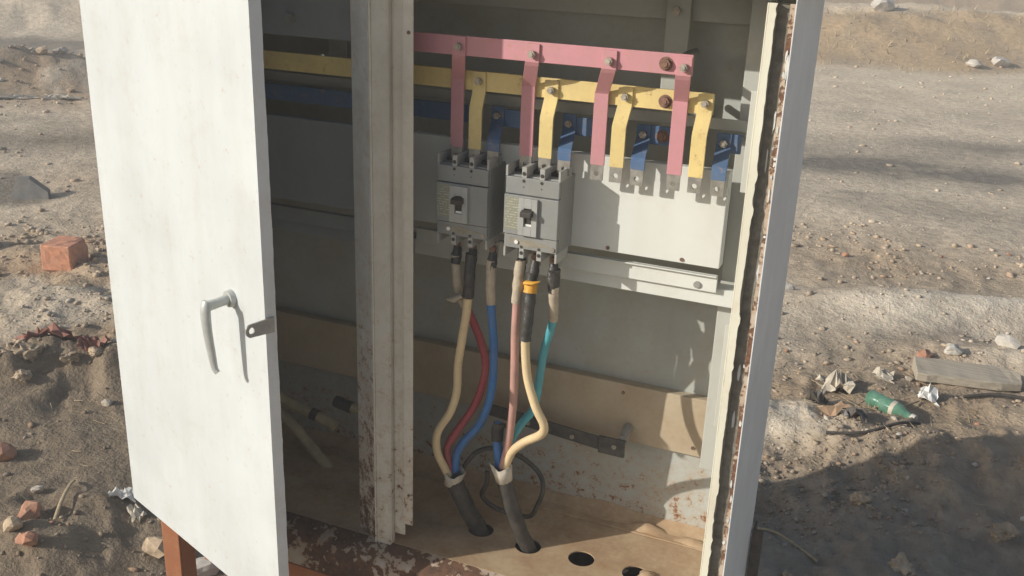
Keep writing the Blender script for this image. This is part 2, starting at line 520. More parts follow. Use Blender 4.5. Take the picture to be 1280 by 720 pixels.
M['rock'] = plain('rubble_stone', (.46, .40, .325), .92, .28, 26, bumpy=1.0, dust=.3, dustc=(.46, .38, .28), obj_random=.35)
M['palerock'] = plain('pale_stone', (.58, .54, .47), .9, .2, 26, bumpy=.9, dust=.3)
M['orangerock'] = plain('orange_brick_rubble', (.40, .19, .115), .92, .3, 26, bumpy=1.0, dust=.35, dustc=(.45, .34, .24))
M['clod'] = plain('earth_clod', (.42, .32, .215), .95, .3, 26, bumpy=1.0, obj_random=.25)
M['card'] = plain('brown_card', (.40, .26, .16), .9, .2, 30, dust=.4)


def wood_mat():
    m, nt, b = nodes_of('weathered_wood')
    p = mapped(nt, worldpos(nt), 3, 60, 60)
    g = noise(nt, p, 2, 5)
    c = mixc(nt, ramp(nt, g, .3, .7), (.31, .265, .20), (.46, .405, .315))
    nt.links.new(c, b.inputs['Base Color']); b.inputs['Roughness'].default_value = .85
    bump(nt, b, g, .6, .004)
    return m


M['wood'] = wood_mat()


def bottle_mat():
    m, nt, b = nodes_of('green_bottle_plastic')
    p = worldpos(nt)
    n = noise(nt, p, 30, 4)
    c = mixc(nt, ramp(nt, n, .35, .7), (.12, .31, .20), (.25, .44, .33))
    nt.links.new(c, b.inputs['Base Color'])
    b.inputs['Roughness'].default_value = .25
    b.inputs['Transmission Weight'].default_value = .4
    b.inputs['IOR'].default_value = 1.3
    return m


M['bottle'] = bottle_mat()


def label_mat():
    m, nt, b = nodes_of('rating_plate_print')
    tc = nt.nodes.new("ShaderNodeTexCoord").outputs['Object']
    s = nt.nodes.new("ShaderNodeSeparateXYZ"); nt.links.new(tc, s.inputs[0])
    row = math_(nt, 'FRACT', math_(nt, 'MULTIPLY', s.outputs[2], 210.0))
    line = ramp(nt, math_(nt, 'ABSOLUTE', math_(nt, 'SUBTRACT', row, .5)), .16, .24, 1, 0)
    words = ramp(nt, noise(nt, mapped(nt, tc, 300, 1, 215), 1.0, 2), .46, .54)
    k = math_(nt, 'MULTIPLY', line, words)
    c = mixc(nt, math_(nt, 'MULTIPLY', k, .7), (.25, .25, .185), (.50, .49, .40))
    nt.links.new(c, b.inputs['Base Color']); b.inputs['Roughness'].default_value = .5
    return m


M['label'] = label_mat()


def vcol_mat(name, scale, bstr, fine_scale):
    m, nt, b = nodes_of(name)
    a = nt.nodes.new("ShaderNodeAttribute"); a.attribute_name = 'albedo'
    p = worldpos(nt)
    n1 = noise(nt, p, scale, 6, .68)
    n2 = noise(nt, p, fine_scale, 4, .6)
    c = mixc(nt, 1.0, a.outputs['Color'], mixc(nt, ramp(nt, n1, .3, .72), (.70, .68, .66), (1.22, 1.2, 1.16)), 'MULTIPLY')
    speck = ramp(nt, n2, .68, .74)
    c = mixc(nt, math_(nt, 'MULTIPLY', speck, .45), c, (.52, .45, .36))
    dk = ramp(nt, n2, .34, .28)
    c = mixc(nt, math_(nt, 'MULTIPLY', dk, .5), c, (.12, .10, .08))
    nt.links.new(c, b.inputs['Base Color'])
    b.inputs['Roughness'].default_value = .95
    b.inputs['Specular IOR Level'].default_value = .15
    h = math_(nt, 'ADD', math_(nt, 'MULTIPLY', n1, 1.0), math_(nt, 'MULTIPLY', n2, .35))
    bump(nt, b, h, bstr, .02)
    return m


M['ground'] = vcol_mat('ground_earth', 14, .9, 70)
M['gravel'] = vcol_mat('gravel_stone', 40, .5, 160)

# ------------------------------------------------------------------ the ground
def make_ground():
    ang_mid = YAW
    dense = np.linspace(-0.62, 0.62, 470)
    rest = np.linspace(0.62, 2 * math.pi - 0.62, 62)[1:-1]
    ang = np.concatenate([dense, rest]) + ang_mid
    rad = [0.35]
    while rad[-1] < 900:
        rr = rad[-1]
        rad.append(rr * (1.0095 if rr < 24 else 1.06))
    rad = np.array(rad)
    A, Rr = np.meshgrid(ang, rad)
    x = (np.sin(A) * Rr).ravel(); y = (np.cos(A) * Rr).ravel()
    z = height(x, y)
    far = sstep(30, 90, np.sqrt(x * x + y * y))
    z = z * (1 - far)
    na, nr = len(ang), len(rad)
    verts = np.stack([x, y, z], 1)
    i = np.arange(nr - 1)[:, None] * na; j = np.arange(na)[None, :]; j2 = (np.arange(na) + 1) % na
    quads = np.stack([i + j, i + j2[None, :], i + na + j2[None, :], i + na + j], -1).reshape(-1, 4)[:, ::-1]
    verts = np.concatenate([verts, [[0, 0, gh(0, 0)]]])
    tris = np.stack([np.arange(na), np.full(na, len(verts) - 1), j2], -1)[:, ::-1]
    me = bpy.data.meshes.new('ground')
    nq, ntr = len(quads), len(tris)
    me.vertices.add(len(verts)); me.vertices.foreach_set('co', verts.ravel())
    me.loops.add(nq * 4 + ntr * 3)
    me.loops.foreach_set('vertex_index', np.concatenate([quads.ravel(), tris.ravel()]))
    me.polygons.add(nq + ntr)
    me.polygons.foreach_set('loop_start', np.concatenate([np.arange(nq) * 4, nq * 4 + np.arange(ntr) * 3]))
    me.polygons.foreach_set('use_smooth', np.ones(nq + ntr, bool))
    me.update(calc_edges=True)
    me.validate()
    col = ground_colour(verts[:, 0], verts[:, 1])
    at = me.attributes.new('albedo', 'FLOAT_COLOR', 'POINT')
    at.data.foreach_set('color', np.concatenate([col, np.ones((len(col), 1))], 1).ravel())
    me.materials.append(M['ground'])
    o = bpy.data.objects.new('ground', me)
    link(o)
    tag(o, 'dusty tan waste ground with ash patches, rubble and low banks', kind='structure')


make_ground()

# ------------------------------------------------------------------ electrical cabinet
YF, YB = 1.54, 1.86
XL, XR = -1.60, -0.211
cab = thing('electrical_cabinet', ((XL + XR) / 2, (YF + YB) / 2, 0.0), 'pale grey steel electrical cabinet on rusty legs with its left door ajar', 'cabinet')


def part(name, mat, *boxes, bevel=0.0015, parent=None, label=None):
    m = MB()
    for b in boxes: m.box(*b)
    return m.build(name, M[mat], parent or cab, bevel, label)


part('side_panel', 'outer', (XR - .0025, XR, YF - .003, YB + .004, .385, 1.7145), label='blue grey right side panel with a rusted front edge')
part('side_panel', 'outer', (XL, XL + .0025, YF + .012, YB + .004, .385, 1.7145))
part('back_panel', 'inner_low', (XL + .003, XR - .003, YB, YB + .003, .40, 1.7145))
# roof: capped sheet with a deep skirt on the right and rear
rm = MB()
x0, x1, y0, y1 = XL - .05, XR + .055, YF - .012, YB + .09
rm.box(x0, x1, y0, y1, 1.715, 1.728)
rm.box(x1 - .003, x1, YF + .004, y1, 1.632, 1.7149)
rm.box(x0, x0 + .003, YF + .03, y1, 1.6045, 1.7149)
rm.box(x0 + .0031, x1 - .0031, y1 - .003, y1, 1.6045, 1.7149)
rm.add([(x0, y0, 1.7281), (x1, y0, 1.7281), (x1, y1, 1.7281), (x0, y1, 1.7281), (x0 + .3, (y0 + y1) / 2, 1.79), (x1 - .3, (y0 + y1) / 2, 1.79)],
       [(0, 1, 5, 4), (1, 2, 5), (2, 3, 4, 5), (3, 0, 4)])
rm.build('roof', M['outer'], cab, .002)
part('lintel', 'inner', (XL + .004, XR - .004, YF - .004, YF + .02, 1.614, 1.7145))

# floor sheet with four cable holes
def make_floor():
    bm = bmesh.new()
    fx0, fx1, fy0, fy1, z = XL + .004, XR - .004, 1.545, 1.808, .478
    holes = [(-.748, 1.669), (-.634, 1.658), (-.519, 1.667), (-.403, 1.667), (-1.42, 1.667), (-1.305, 1.667)]
    edges = []
    def loop(pts):
        vs = [bm.verts.new((p[0], p[1], z)) for p in pts]
        for a, b in zip(vs, vs[1:] + vs[:1]): edges.append(bm.edges.new((a, b)))
    loop([(fx0, fy0), (fx1, fy0), (fx1, fy1), (fx0, fy1)])
    for hx, hy in holes:
        loop([(hx + .0275 * math.cos(2 * math.pi * k / 28), hy + .0265 * math.sin(2 * math.pi * k / 28)) for k in range(28)])
    bmesh.ops.triangle_fill(bm, edges=edges, use_beauty=True, use_dissolve=False)
    bmesh.ops.recalc_face_normals(bm, faces=bm.faces[:])
    for f in bm.faces:
        if f.normal.z < 0: f.normal_flip()
    bm.verts.ensure_lookup_table()
    c = Vector((-.9, 1.66, z))
    for v in bm.verts: v.co -= c
    me = bpy.data.meshes.new('floor_panel'); bm.to_mesh(me); bm.free()
    me.materials.append(M['floor'])
    o = bpy.data.objects.new('floor_panel', me); link(o, cab, c)
    s = o.modifiers.new('thick', 'SOLIDIFY'); s.thickness = .003; s.offset = -1
    o['label'] = 'dusty brown floor sheet with round cable holes'
    return o


fl = make_floor()
# rear strip of the floor, lapped over the sheet, with a crust of dirt against the back wall
part('floor_strip', 'floor', (XL + .004, XR - .004, 1.803, YB - .001, .4785, .481))
dm = MB()
nx = 90
vs = []
for i in range(nx + 1):
    x = XL + .01 + (XR - XL - .02) * i / nx
    k = float(fbm(np.array([x]), np.array([0.]), .09, 3, 61)[0])
    w = .018 + .03 * k; hh = .006 + .022 * k
    vs += [(x, YB - w, .4812), (x, YB - w * .45, .4812 + hh * .35), (x, YB - .0006, .4812 + hh)]
dm.add(vs, [(3 * i + j, 3 * i + 3 + j, 3 * i + 4 + j, 3 * i + 1 + j) for i in range(nx) for j in range(2)], True)
dm.build('dirt_crust', M['floor'], cab)
# dust drifts on the floor sheet
for hx, hy, w, d, hgt, sd in ((-.425, 1.828, .055, .022, .016, 1), (-.378, 1.667, .020, .022, .010, 2), (-.32, 1.82, .05, .02, .012, 3), (-.56, 1.78, .05, .03, .004, 4), (-.285, 1.60, .03, .05, .006, 5)):
    q_ = random.Random(sd); m = MB(); vs = [(hx, hy, .479 + hgt)]; n = 14
    for ring in (.55, 1.0):
        for k in range(n):
            w_ = 6.283 * k / n; rr = ring * q_.uniform(.75, 1.2)
            vs.append((hx + w * rr * math.cos(w_), hy + d * rr * math.sin(w_), .4785 + hgt * (.62 * q_.uniform(.7, 1.2) if ring < 1 else 0)))
    m.add(vs, [(0, 1 + k, 1 + (k + 1) % n) for k in range(n)] + [(1 + k, 1 + n + k, 1 + n + (k + 1) % n, 1 + (k + 1) % n) for k in range(n)], True)
    m.build('dust_drift', M['floor'], fl)
# sill under the opening
sm_ = MB()
xa, xb = -1.36, XR - .004
ns = 40; q_ = random.Random(31); vs = []
for k in range(ns + 1):                            # ledge that rolls over into the front face, dented along its length
    x = xa + (xb - xa) * k / ns; d = q_.uniform(-.0012, .0012)
    vs += [(x, 1.546, .4775), (x, 1.522 + d, .471 + d), (x, 1.507 + d, .458 + d), (x, 1.502 + d, .44), (x, 1.502 + d, .383)]
sm_.add(vs, [(5 * k + c, 5 * k + c + 1, 5 * k + c + 6, 5 * k + c + 5) for k in range(ns) for c in range(4)], True)
sm_.build('sill', M['sill'], cab, 0, 'peeled and rusted front sill', fix=True)
part('stand_rail', 'leg', (-1.36, XR - .004, 1.500, 1.509, .318, .3825), label='orange rusted rail under the front sill')
part('sill', 'sill', (-1.55, -1.3605, 1.562, 1.566, .392, .480))
part('hole_shade_pan', 'darkwood', (XL + .004, XR - .004, 1.567, YB - .001, .386, .389), (-1.36, XR - .004, 1.515, 1.5669, .386, .389))  # dark pan added beneath the floor to keep the cable holes dark
for lx in (-1.527, XR - .062):
    part('leg', 'leg', (lx, lx + .05, 1.548, 1.553, -.05, .3855), (lx + .045, lx + .05, 1.5535, 1.60, -.05, .3855))
part('leg', 'leg', (XL + .06, XL + .11, 1.842, 1.847, -.05, .3855), (XL + .06, XL + .065, 1.80, 1.8415, -.05, .3855))
part('leg', 'darkwood', (XR + .003, XR + .026, 1.852, 1.858, -.05, .53), (XR + .003, XR + .008, 1.8585, 1.89, -.05, .53), label='dark rear leg clamped outside the side panel')

# centre mullion
mm = MB()
mm.prism([(-.986, 1.566), (-.934, 1.538), (-.931, 1.542), (-.983, 1.570)], lambda a, b: (a, b, .462), lambda a, b: (a, b, 1.61))
mul_side = mm.build('mullion_side', M['mullion_side'], cab, .001, 'rust streaked left face of the mullion')
mm = MB()
mm.box(-.9305, -.927, 1.534, 1.575, .464, 1.61)
mm.box(-.927, -.895, 1.5375, 1.541, .470, 1.61)
mm.box(-.895, -.8925, 1.5375, 1.553, .478, 1.61)
mm.box(-.8925, -.868, 1.550, 1.5535, .50, 1.61)
mm.box(-.868, -.865, 1.540, 1.5535, .535, 1.61)
mm.box(-.865, -.845, 1.540, 1.5435, .535, 1.61)
mul = mm.build('mullion', M['mullion'], cab, .0012, 'folded steel centre mullion with rust at its foot')
for z, x in ((1.52, -.853), (.605, -.853)):
    MB().cyl((x, 1.5402, z), (x, 1.5375, z), .003, 10).build('rivet', M['rustbolt'], mul)

# right jamb: cream lip, gasket groove, rusty outer edge
def jag_strip(xa, xb, y, z0, z1, n, amp_a, amp_b, th, seed):
    r = random.Random(seed)
    m = MB(); vs = []
    pa = pb = 0
    for i in range(n + 1):
        z = z0 + (z1 - z0) * i / n
        pa = .7 * pa + r.uniform(-1, 1) * .5; pb = .7 * pb + r.uniform(-1, 1) * .5
        sp = amp_b * 1.2 if r.random() < .12 else 0
        vs += [(xa + amp_a * pa, y, z), (xb + amp_b * pb + sp, y, z), (xb + amp_b * pb + sp, y + th, z), (xa + amp_a * pa, y + th, z)]
    fs = []
    for i in range(n):
        a = 4 * i
        for k in range(4):
            k2 = (k + 1) % 4
            fs.append((a + k, a + k2, a + 4 + k2, a + 4 + k))
    fs += [(3, 2, 1, 0), (4 * n, 4 * n + 1, 4 * n + 2, 4 * n + 3)]
    m.add(vs, fs)
    return m


groove = part('jamb', 'gasket', (-.2425, -.2165, YF + .014, YF + .018, .470, 1.606), label='right door jamb with dark gasket residue in its groove')
jag_strip(-.2520, -.2412, YF, .484, 1.606, 140, .0003, .0016, .0025, 3).build('jamb_lip', M['lip'], groove, 0, 'cream painted inner lip with chipped edge')
part('jamb_wall', 'lip', (-.2545, -.2520, YF + .0005, YF + .06, .484, 1.606), parent=groove)
part('jamb_wall', 'gasket', (-.2425, -.240, YF + .003, YF + .014, .484, 1.606), parent=groove)
jag_strip(-.2205, -.2137, YF - .001, .484, 1.606, 170, .0024, .0002, .003, 5).build('jamb_edge', M['rustedge'], groove, 0, 'rust eaten outer edge of the jamb')
r_ = random.Random(12)
for k in range(22):                                # paint scabs still clinging to the groove and its edge
    z = r_.uniform(.5, 1.6); edge_ = r_.random() < .6
    x = r_.uniform(-.2195, -.2150) if edge_ else r_.uniform(-.232, -.221)
    w, h_ = r_.uniform(.0012, .0026), r_.choice([.003, .005, .008, .02]) * r_.uniform(.6, 1.3)
    y = YF - .0024 if edge_ else YF + .0128
    n = 8
    poly = [(x + w * math.cos(6.283 * i / n) * r_.uniform(.5, 1.3), z + h_ * math.sin(6.283 * i / n) * r_.uniform(.5, 1.3)) for i in range(n)]
    MB().prism(poly, lambda a, b: (a, y, b), lambda a, b: (a, y + .0012, b)).build('paint_flake', M['flake' if k % 3 else 'outer'], groove, fix=True)
# welded tabs behind the lip
part('frame_tab', 'inner', (-.265, -.2550, YF + .012, YF + .015, 1.315, 1.475))
part('frame_tab', 'inner', (-.263, -.2550, YF + .012, YF + .015, .90, 1.09))
# left jamb
part('jamb', 'mullion', (XL + .003, XL + .045, YF + .016, YF + .02, .484, 1.606))

# rear mounting frame
part('frame_upright', 'inner', (-.315, -.278, 1.752, 1.755, .70, 1.605), (-.278, -.275, 1.752, 1.80, .70, 1.605))
part('frame_upright', 'inner', (-1.52, -1.483, 1.752, 1.755, .70, 1.605))
part('frame_rail', 'inner', (-1.58, -.276, 1.724, 1.727, 1.378, 1.398), (-1.58, -.276, 1.727, 1.75, 1.378, 1.381))
part('frame_rail', 'board', (-.935, -.272, 1.712, 1.7145, 1.060, 1.092), (-.935, -.272, 1.7145, 1.75, 1.0895, 1.092))
part('frame_rail', 'bay_shade', (-1.58, -.9355, 1.712, 1.7145, 1.060, 1.092), (-1.58, -.9355, 1.7145, 1.75, 1.0895, 1.092))  # left part of the rail, in the shade-darkened colour
part('top_rail', 'inner', (-1.58, -.30, 1.82, 1.823, 1.549, 1.604), (-1.58, -.30, 1.823, 1.858, 1.549, 1.552))
br = part('bar_bracket', 'inner', (-.474, -.430, 1.803, 1.806, 1.33, 1.60), label='grey upright strap that carries the bars')
MB().cyl((-.455, 1.803, 1.566), (-.455, 1.796, 1.566), .008, 6).build('bolt', M['zinc'], br)
part('bar_bracket', 'inner', (-1.19, -1.146, 1.803, 1.806, 1.33, 1.60))

# breaker mounting boards
def board(xa, xb, label=None, mat='board'):
    o = part('mounting_board', mat, (xa, xb, 1.680, 1.683, 1.141, 1.316), (xb - .0025, xb, 1.683, 1.712, 1.141, 1.316), (xa, xa + .0025, 1.683, 1.712, 1.141, 1.316),
             (xa + .0025, xb - .0025, 1.683, 1.70, 1.3135, 1.316), label=label)
    part('board_flange', mat, (xa, xb - .004, 1.7005, 1.703, 1.088, 1.122), (xa, xb - .004, 1.69, 1.7005, 1.1195, 1.122), parent=o)
    return o


bd = board(-.925, -.3075, 'pale breaker mounting board in the right bay')
for x, z in ((-.514, 1.148), (-.375, 1.148)):
    MB().cyl((x, 1.680, z), (x, 1.6775, z), .0035, 10).build('screw', M['rustbolt'], bd)
MB().cyl((-.347, 1.7005, 1.099), (-.347, 1.697, 1.099), .0065, 10).build('screw', M['steel'], bd)
board(-1.50, -1.03, None, 'bay_shade')
# access panel high in the left bay
pn = part('cover_panel', 'bay_shade', (-1.50, -1.02, 1.62, 1.6225, 1.486, 1.60))
MB().cyl((-1.149, 1.62, 1.52), (-1.149, 1.612, 1.52), .010, 6).build('bolt', M['steel'], pn)

# dusty lower plate
kp = part('kick_plate', 'kick', (-1.57, -.262, 1.835, 1.8375, .677, .807), (-1.57, -.262, 1.8375, 1.858, .8045, .807), label='sand coloured dusty plate across the foot of the back wall')
for x, z in ((-.505, .787), (-.312, .779), (-.312, .703), (-.348, .696), (-.72, .787)):
    MB().cyl((x, 1.835, z), (x, 1.832, z), .005 if x > -.33 else .0035, 10).build('screw', M['rustbolt'], kp)

# ------------------------------------------------------------------ left door, ajar
HX, HY, UX, UY = -1.593, 1.538, .9368, -.3499
DL = .6117
NX, NY = UY, -UX            # outward normal (-.35, -.937)


def D(u, off, v):
    return (HX + UX * u + NX * off, HY + UY * u + NY * off, v)


def dbox(m, u0, u1, o0, o1, v0, v1):
    m.hexa([D(u0, o0, v0), D(u0, o1, v0), D(u1, o1, v0), D(u1, o0, v0), D(u0, o0, v1), D(u0, o1, v1), D(u1, o1, v1), D(u1, o0, v1)])


dm = MB()
# outer skin: fine grid with a slight oil-can waviness so that it does not read as a perfect plane
nu, nv = 30, 50
vs = []
for j in range(nv + 1):
    for i in range(nu + 1):
        u = .0 + DL * i / nu; v = .394 + (1.703 - .394) * j / nv
        edge = min(i, nu - i, j, nv - j) / 4
        w = (float(fbm(np.array([u]), np.array([v]), .28, 2, 71)[0]) - .5) * .0035 * min(1, edge)
        vs.append(D(u, w, v))
dm.add(vs, [(j * (nu + 1) + i, j * (nu + 1) + i + 1, (j + 1) * (nu + 1) + i + 1, (j + 1) * (nu + 1) + i) for j in range(nv) for i in range(nu)], True)
dbox(dm, 0, .0025, -.022, -.0005, .394, 1.703)
dbox(dm, .0025, DL, -.022, -.0005, .394, .3965)
dbox(dm, .0025, DL, -.022, -.0005, 1.7005, 1.703)
door = dm.build('door', M['door'], cab, 0, 'sunlit white left door standing slightly ajar')
# folded free edge with a chipped inner rim
em = MB(); r_ = random.Random(9); vs = []; n = 120; q = 0
for i in range(n + 1):
    v = .397 + (1.700 - .397) * i / n
    q = .75 * q + r_.uniform(-.5, .5)
    t = .023 + .0011 * q
    vs += [D(DL, 0, v), D(DL, -t, v), D(DL - .0025, -t, v), D(DL - .0025, -.001, v)]
em.add(vs, [(4 * i + k, 4 * i + (k + 1) % 4, 4 * i + 4 + (k + 1) % 4, 4 * i + 4 + k) for i in range(n) for k in range(4)])
em.build('door_edge', M['outer'], door, 0, 'shaded folded edge of the door with chipped paint', fix=True)
# handle: boss, stem and lever
hm = MB()
hm.tube([D(0.5050, .001, 1.0440), D(0.5050, .010, 1.0440)], [.017, .015], 18)
hm.tube([D(0.5050, .010, 1.0440), D(0.5050, .030, 1.0420), D(0.5040, .050, 1.0400)], [.0095, .009, .010], 12)
lev = spline([D(0.5040, .050, 1.0500), D(0.5040, .054, 1.0300), D(0.5050, .053, 0.9900), D(0.5080, .050, 0.9500), D(0.5110, .048, 0.9220), D(0.5170, .046, 0.9130)], 6)
nl = len(lev)
hm.tube(lev, [.0085 + .0035 * math.sin(min(1, i / 8) * 1.57) - .0062 * i / nl for i in range(nl)], 12, flat=.7)
hm.build('handle', M['handle'], door, 0, 'pale alloy lever handle')
# padlock hasp on the free edge
pm = MB(); seg = 16
zc = 1.022
hasp_out = []
for k in range(seg):
    w = 2 * math.pi * k / seg
    hasp_out.append((.030 + .012 * math.cos(w), zc + .013 * math.sin(w)))
inner = [(.030 + .0055 * math.cos(2 * math.pi * k / seg), zc + .0062 * math.sin(2 * math.pi * k / seg)) for k in range(seg)]
outer = []
for (o_, z_) in hasp_out:
    outer.append((o_, z_) if o_ > .03 else (-.016, zc + (.0145 if z_ >= zc else -.0145) * (1 if abs(z_ - zc) > .004 else .3)))
va = [D(DL + .001, o_, z_) for o_, z_ in outer] + [D(DL + .001, o_, z_) for o_, z_ in inner]
vb = [D(DL + .0042, o_, z_) for o_, z_ in outer] + [D(DL + .0042, o_, z_) for o_, z_ in inner]
fs = []
for k in range(seg):
    j = (k + 1) % seg
    fs += [(k, j, seg + j, seg + k), (2 * seg + j, 2 * seg + k, 3 * seg + k, 3 * seg + j), (j, k, 2 * seg + k, 2 * seg + j), (seg + k, seg + j, 3 * seg + j, 3 * seg + k)]
pm.add(va + vb, fs)
pm.build('hasp', M['steel'], door, 0, 'grey padlock hasp with a round hole', fix=True)

# ------------------------------------------------------------------ moulded case circuit breakers
def make_breaker():
    X0, Z0, Y0 = -.6905, 1.130, 1.600
    t = thing('circuit_breaker', (X0 + .0525, Y0 + .035, Z0), 'sunlit grey three pole circuit breaker, nearer the open board', 'circuit breaker', 'circuit breakers on the mounting board')
    def bx(m, x0, x1, y0, y1, z0, z1): m.box(X0 + x0, X0 + x1, Y0 + y0, Y0 + y1, Z0 + z0, Z0 + z1)
    m = MB()
    bx(m, 0, .105, .012, .0795, .013, .149)
    bx(m, .001, .104, .0035, .0122, .116, .147)
    bx(m, 0, .105, .0, .0123, .041, .1145)
    bx(m, .001, .104, .0035, .0121, .0145, .0395)
    h = m.build('housing', M['mccb'], t, .0012)
    for z0, z1, ya in ((.147, .1665, .004), (-.004, .0145, .004)):
        for x0, x1 in ((0, .0042), (.031, .0405), (.0655, .075), (.1008, .105)):
            m = MB(); bx(m, x0, x1, ya, .062, z0, z1); m.build('pole_barrier', M['mccb_light'], t, .0008)
        for x0, x1 in ((.0045, .0307), (.0408, .0652), (.0753, .1005)):
            m = MB()
            if z0 > .1: bx(m, x0, x1, .0345, .060, .148, .1545)
            else: bx(m, x0, x1, .0345, .060, .006, .0128)
            m.build('terminal', M['mccb_dark'], t)
            m = MB(); cx = (x0 + x1) / 2
            zz = .1545 if z0 > .1 else .006
            m.cyl((X0 + cx, Y0 + .045, Z0 + zz), (X0 + cx, Y0 + .045, Z0 + zz + (.006 if z0 > .1 else -.005)), .006, 8)
            m.build('terminal_screw', M['rustbolt'], t)
    m = MB()
    bx(m, .003, .030, -.0006, .001, .050, .111)
    m.build('rating_plate', M['label'], t)
    # raised frame round the lever slot
    m = MB()
    bx(m, .031, .0415, -.006, 0.001, .043, .112); bx(m, .0565, .067, -.006, 0.001, .043, .112)
    bx(m, .0415, .0565, -.006, 0.001, .043, .060); bx(m, .0415, .0565, -.006, 0.001, .094, .112)
    pl = m.build('toggle_frame', M['mccb_light'], t, .0006)
    m = MB(); bx(m, .0415, .0565, -.0012, .0012, .060, .094); m.build('slot', M['mccb_dark'], pl)
    m = MB(); bx(m, .0425, .0555, -.0025, -.0013, .0605, .0645); m.build('slot_tab', M['white'], pl)
    m = MB()
    z = Z0 + .087
    m.hexa([(X0 + .0375, Y0 - .0015, z - .006), (X0 + .0605, Y0 - .0015, z - .006), (X0 + .0605, Y0 - .0015, z + .006), (X0 + .0375, Y0 - .0015, z + .006),
            (X0 + .0385, Y0 - .018, z - .007), (X0 + .0595, Y0 - .018, z - .007), (X0 + .0595, Y0 - .018, z + .002), (X0 + .0385, Y0 - .018, z + .002)])
    m.build('toggle', M['mccb_dark'], t, .001, fix=True)
    # screw holes on the pole barriers
    for cx in (.0357, .0702):
        for z, r in ((.1545, .0036), (.1415, .0029), (.1305, .0011), (.0065, .0036), (.0185, .0028)):
            yy = .004 if (z > .147 or z < .0145) else .0035
            MB().cyl((X0 + cx, Y0 + yy - .0006, Z0 + z), (X0 + cx, Y0 + yy + .002, Z0 + z), r, 12).build('screw_hole', M['mccb_dark'], t)
    m = MB(); m.cyl((X0 + .026, Y0 + .0036, Z0 + .027), (X0 + .026, Y0 + .0005, Z0 + .027), .0038, 14); m.build('test_button', M['white'], t)
    m = MB(); m.cyl((X0 + .0965, Y0 + .0036, Z0 + .022), (X0 + .0965, Y0 + .0015, Z0 + .022), .0042, 12); m.build('corner_screw', M['zinc'], t)
    # dried brown drip across the lower cover
    r = random.Random(4)
    up = [(.012 + .076 * i / 12, .0355 + r.uniform(-.002, .002) - .0006 * i) for i in range(13)]
    lo = [(.088 - .076 * i / 12, .0255 - .006 * math.sin(i / 12 * 3) + r.uniform(-.0015, .0015)) for i in range(13)]
    MB().prism(up + lo, lambda a, b: (X0 + a, Y0 + .0029, Z0 + b), lambda a, b: (X0 + a, Y0 + .0036, Z0 + b)).build('dirt_stain', M['stain'], t, fix=True)
    return t


brk = make_breaker()
dup(brk, (-.1385, 0, .0045), 'shaded grey three pole circuit breaker beside the centre mullion')

# ------------------------------------------------------------------ busbars with their drop links
def strip(m, path, w, th):
    """flat strap: path of (x, y, z) centres, width along x, thickness along the normal in yz"""
    P = [Vector(p) for p in path]; n = len(P); vs = []
    for i in range(n):
        t = P[min(i + 1, n - 1)] - P[max(i - 1, 0)]
        nn = Vector((0, t.z, -t.y))
        if nn.length < 1e-9: nn = Vector((0, -1, 0))
        nn.normalize()
        if nn.y > 0: nn = -nn
        a = Vector((w / 2, 0, 0))
        vs += [P[i] - a + nn * th / 2, P[i] + a + nn * th / 2, P[i] + a - nn * th / 2, P[i] - a - nn * th / 2]
    fs = [(4 * i + k, 4 * i + (k + 1) % 4, 4 * i + 4 + (k + 1) % 4, 4 * i + 4 + k) for i in range(n - 1) for k in range(4)]
    fs += [(3, 2, 1, 0), (4 * n - 4, 4 * n - 3, 4 * n - 2, 4 * n - 1)]
    m.add(vs, fs)


def hexbolt(x, y, z, r, h, mat, parent, washer=True):
    m = MB()
    if washer: m.cyl((x, y, z), (x, y - .0015, z), r * 1.35, 14)
    m.cyl((x, y - .0015, z), (x, y - h, z), r, 6)
    m.cyl((x, y - h, z), (x, y - h - .002, z), r * .55, 8)
    return m.build('bolt', M[mat], parent)


def busbar(colour, mat, x0, x1, y, z0, z1, links, rusty, label, jog, stubs=()):
    t = thing('busbar', ((x0 + x1) / 2, y, z0), label, 'busbar', 'painted busbars across the back of the cabinet')
    MB().box(x0, x1, y, y + .006, z0, z1).build('bar', M[mat], t, .0008)
    for sa, sb in stubs:
        MB().box(sa, sb, y, y + .006, z0, z1).build('bar', M[mat], t, .0008)
        MB().cyl(((sa + sb) / 2 + .012, y + .006, (z0 + z1) / 2), ((sa + sb) / 2 + .012, 1.803, (z0 + z1) / 2), .007, 10).build('standoff', M['steel'], t)
    for (xt, xb, zt, ends) in links:
        m = MB()
        ya = y - .0021
        yb = 1.640
        zm0, zm1 = jog
        pts = [(xt, ya, zt), (xt, ya, (zt + zm0) / 2), (xt, ya, zm0 + .006), (xt + (xb - xt) * .12, ya + (yb - ya) * .1, zm0), (xt + (xb - xt) * .88, yb + (ya - yb) * .1, zm1), (xb, yb, zm1 - .006), (xb, yb, 1.36 if zm1 > 1.37 else 1.325), (xb, yb, 1.309)]
        strip(m, pts, .0255, .004)
        l = m.build('drop_link', M[mat], t, .0006)
        hexbolt(xt + .001, ya - .002, zt - .017, .0068, .0085, 'zinc', l, False)
        MB().ring_plate(xb - .0115, xb + .0115, 1.282, 1.3095, yb - .0018, yb + .0018, xb, 1.294, .0045).build('tinned_tip', M['tin'], l)
    for x, z in rusty:
        hexbolt(x, y, z, .0085, .008, 'rustbolt', t)
        MB().cyl((x, y + .006, z), (x, 1.803, z), .007, 12).build('standoff', M['steel'], t)
    return t


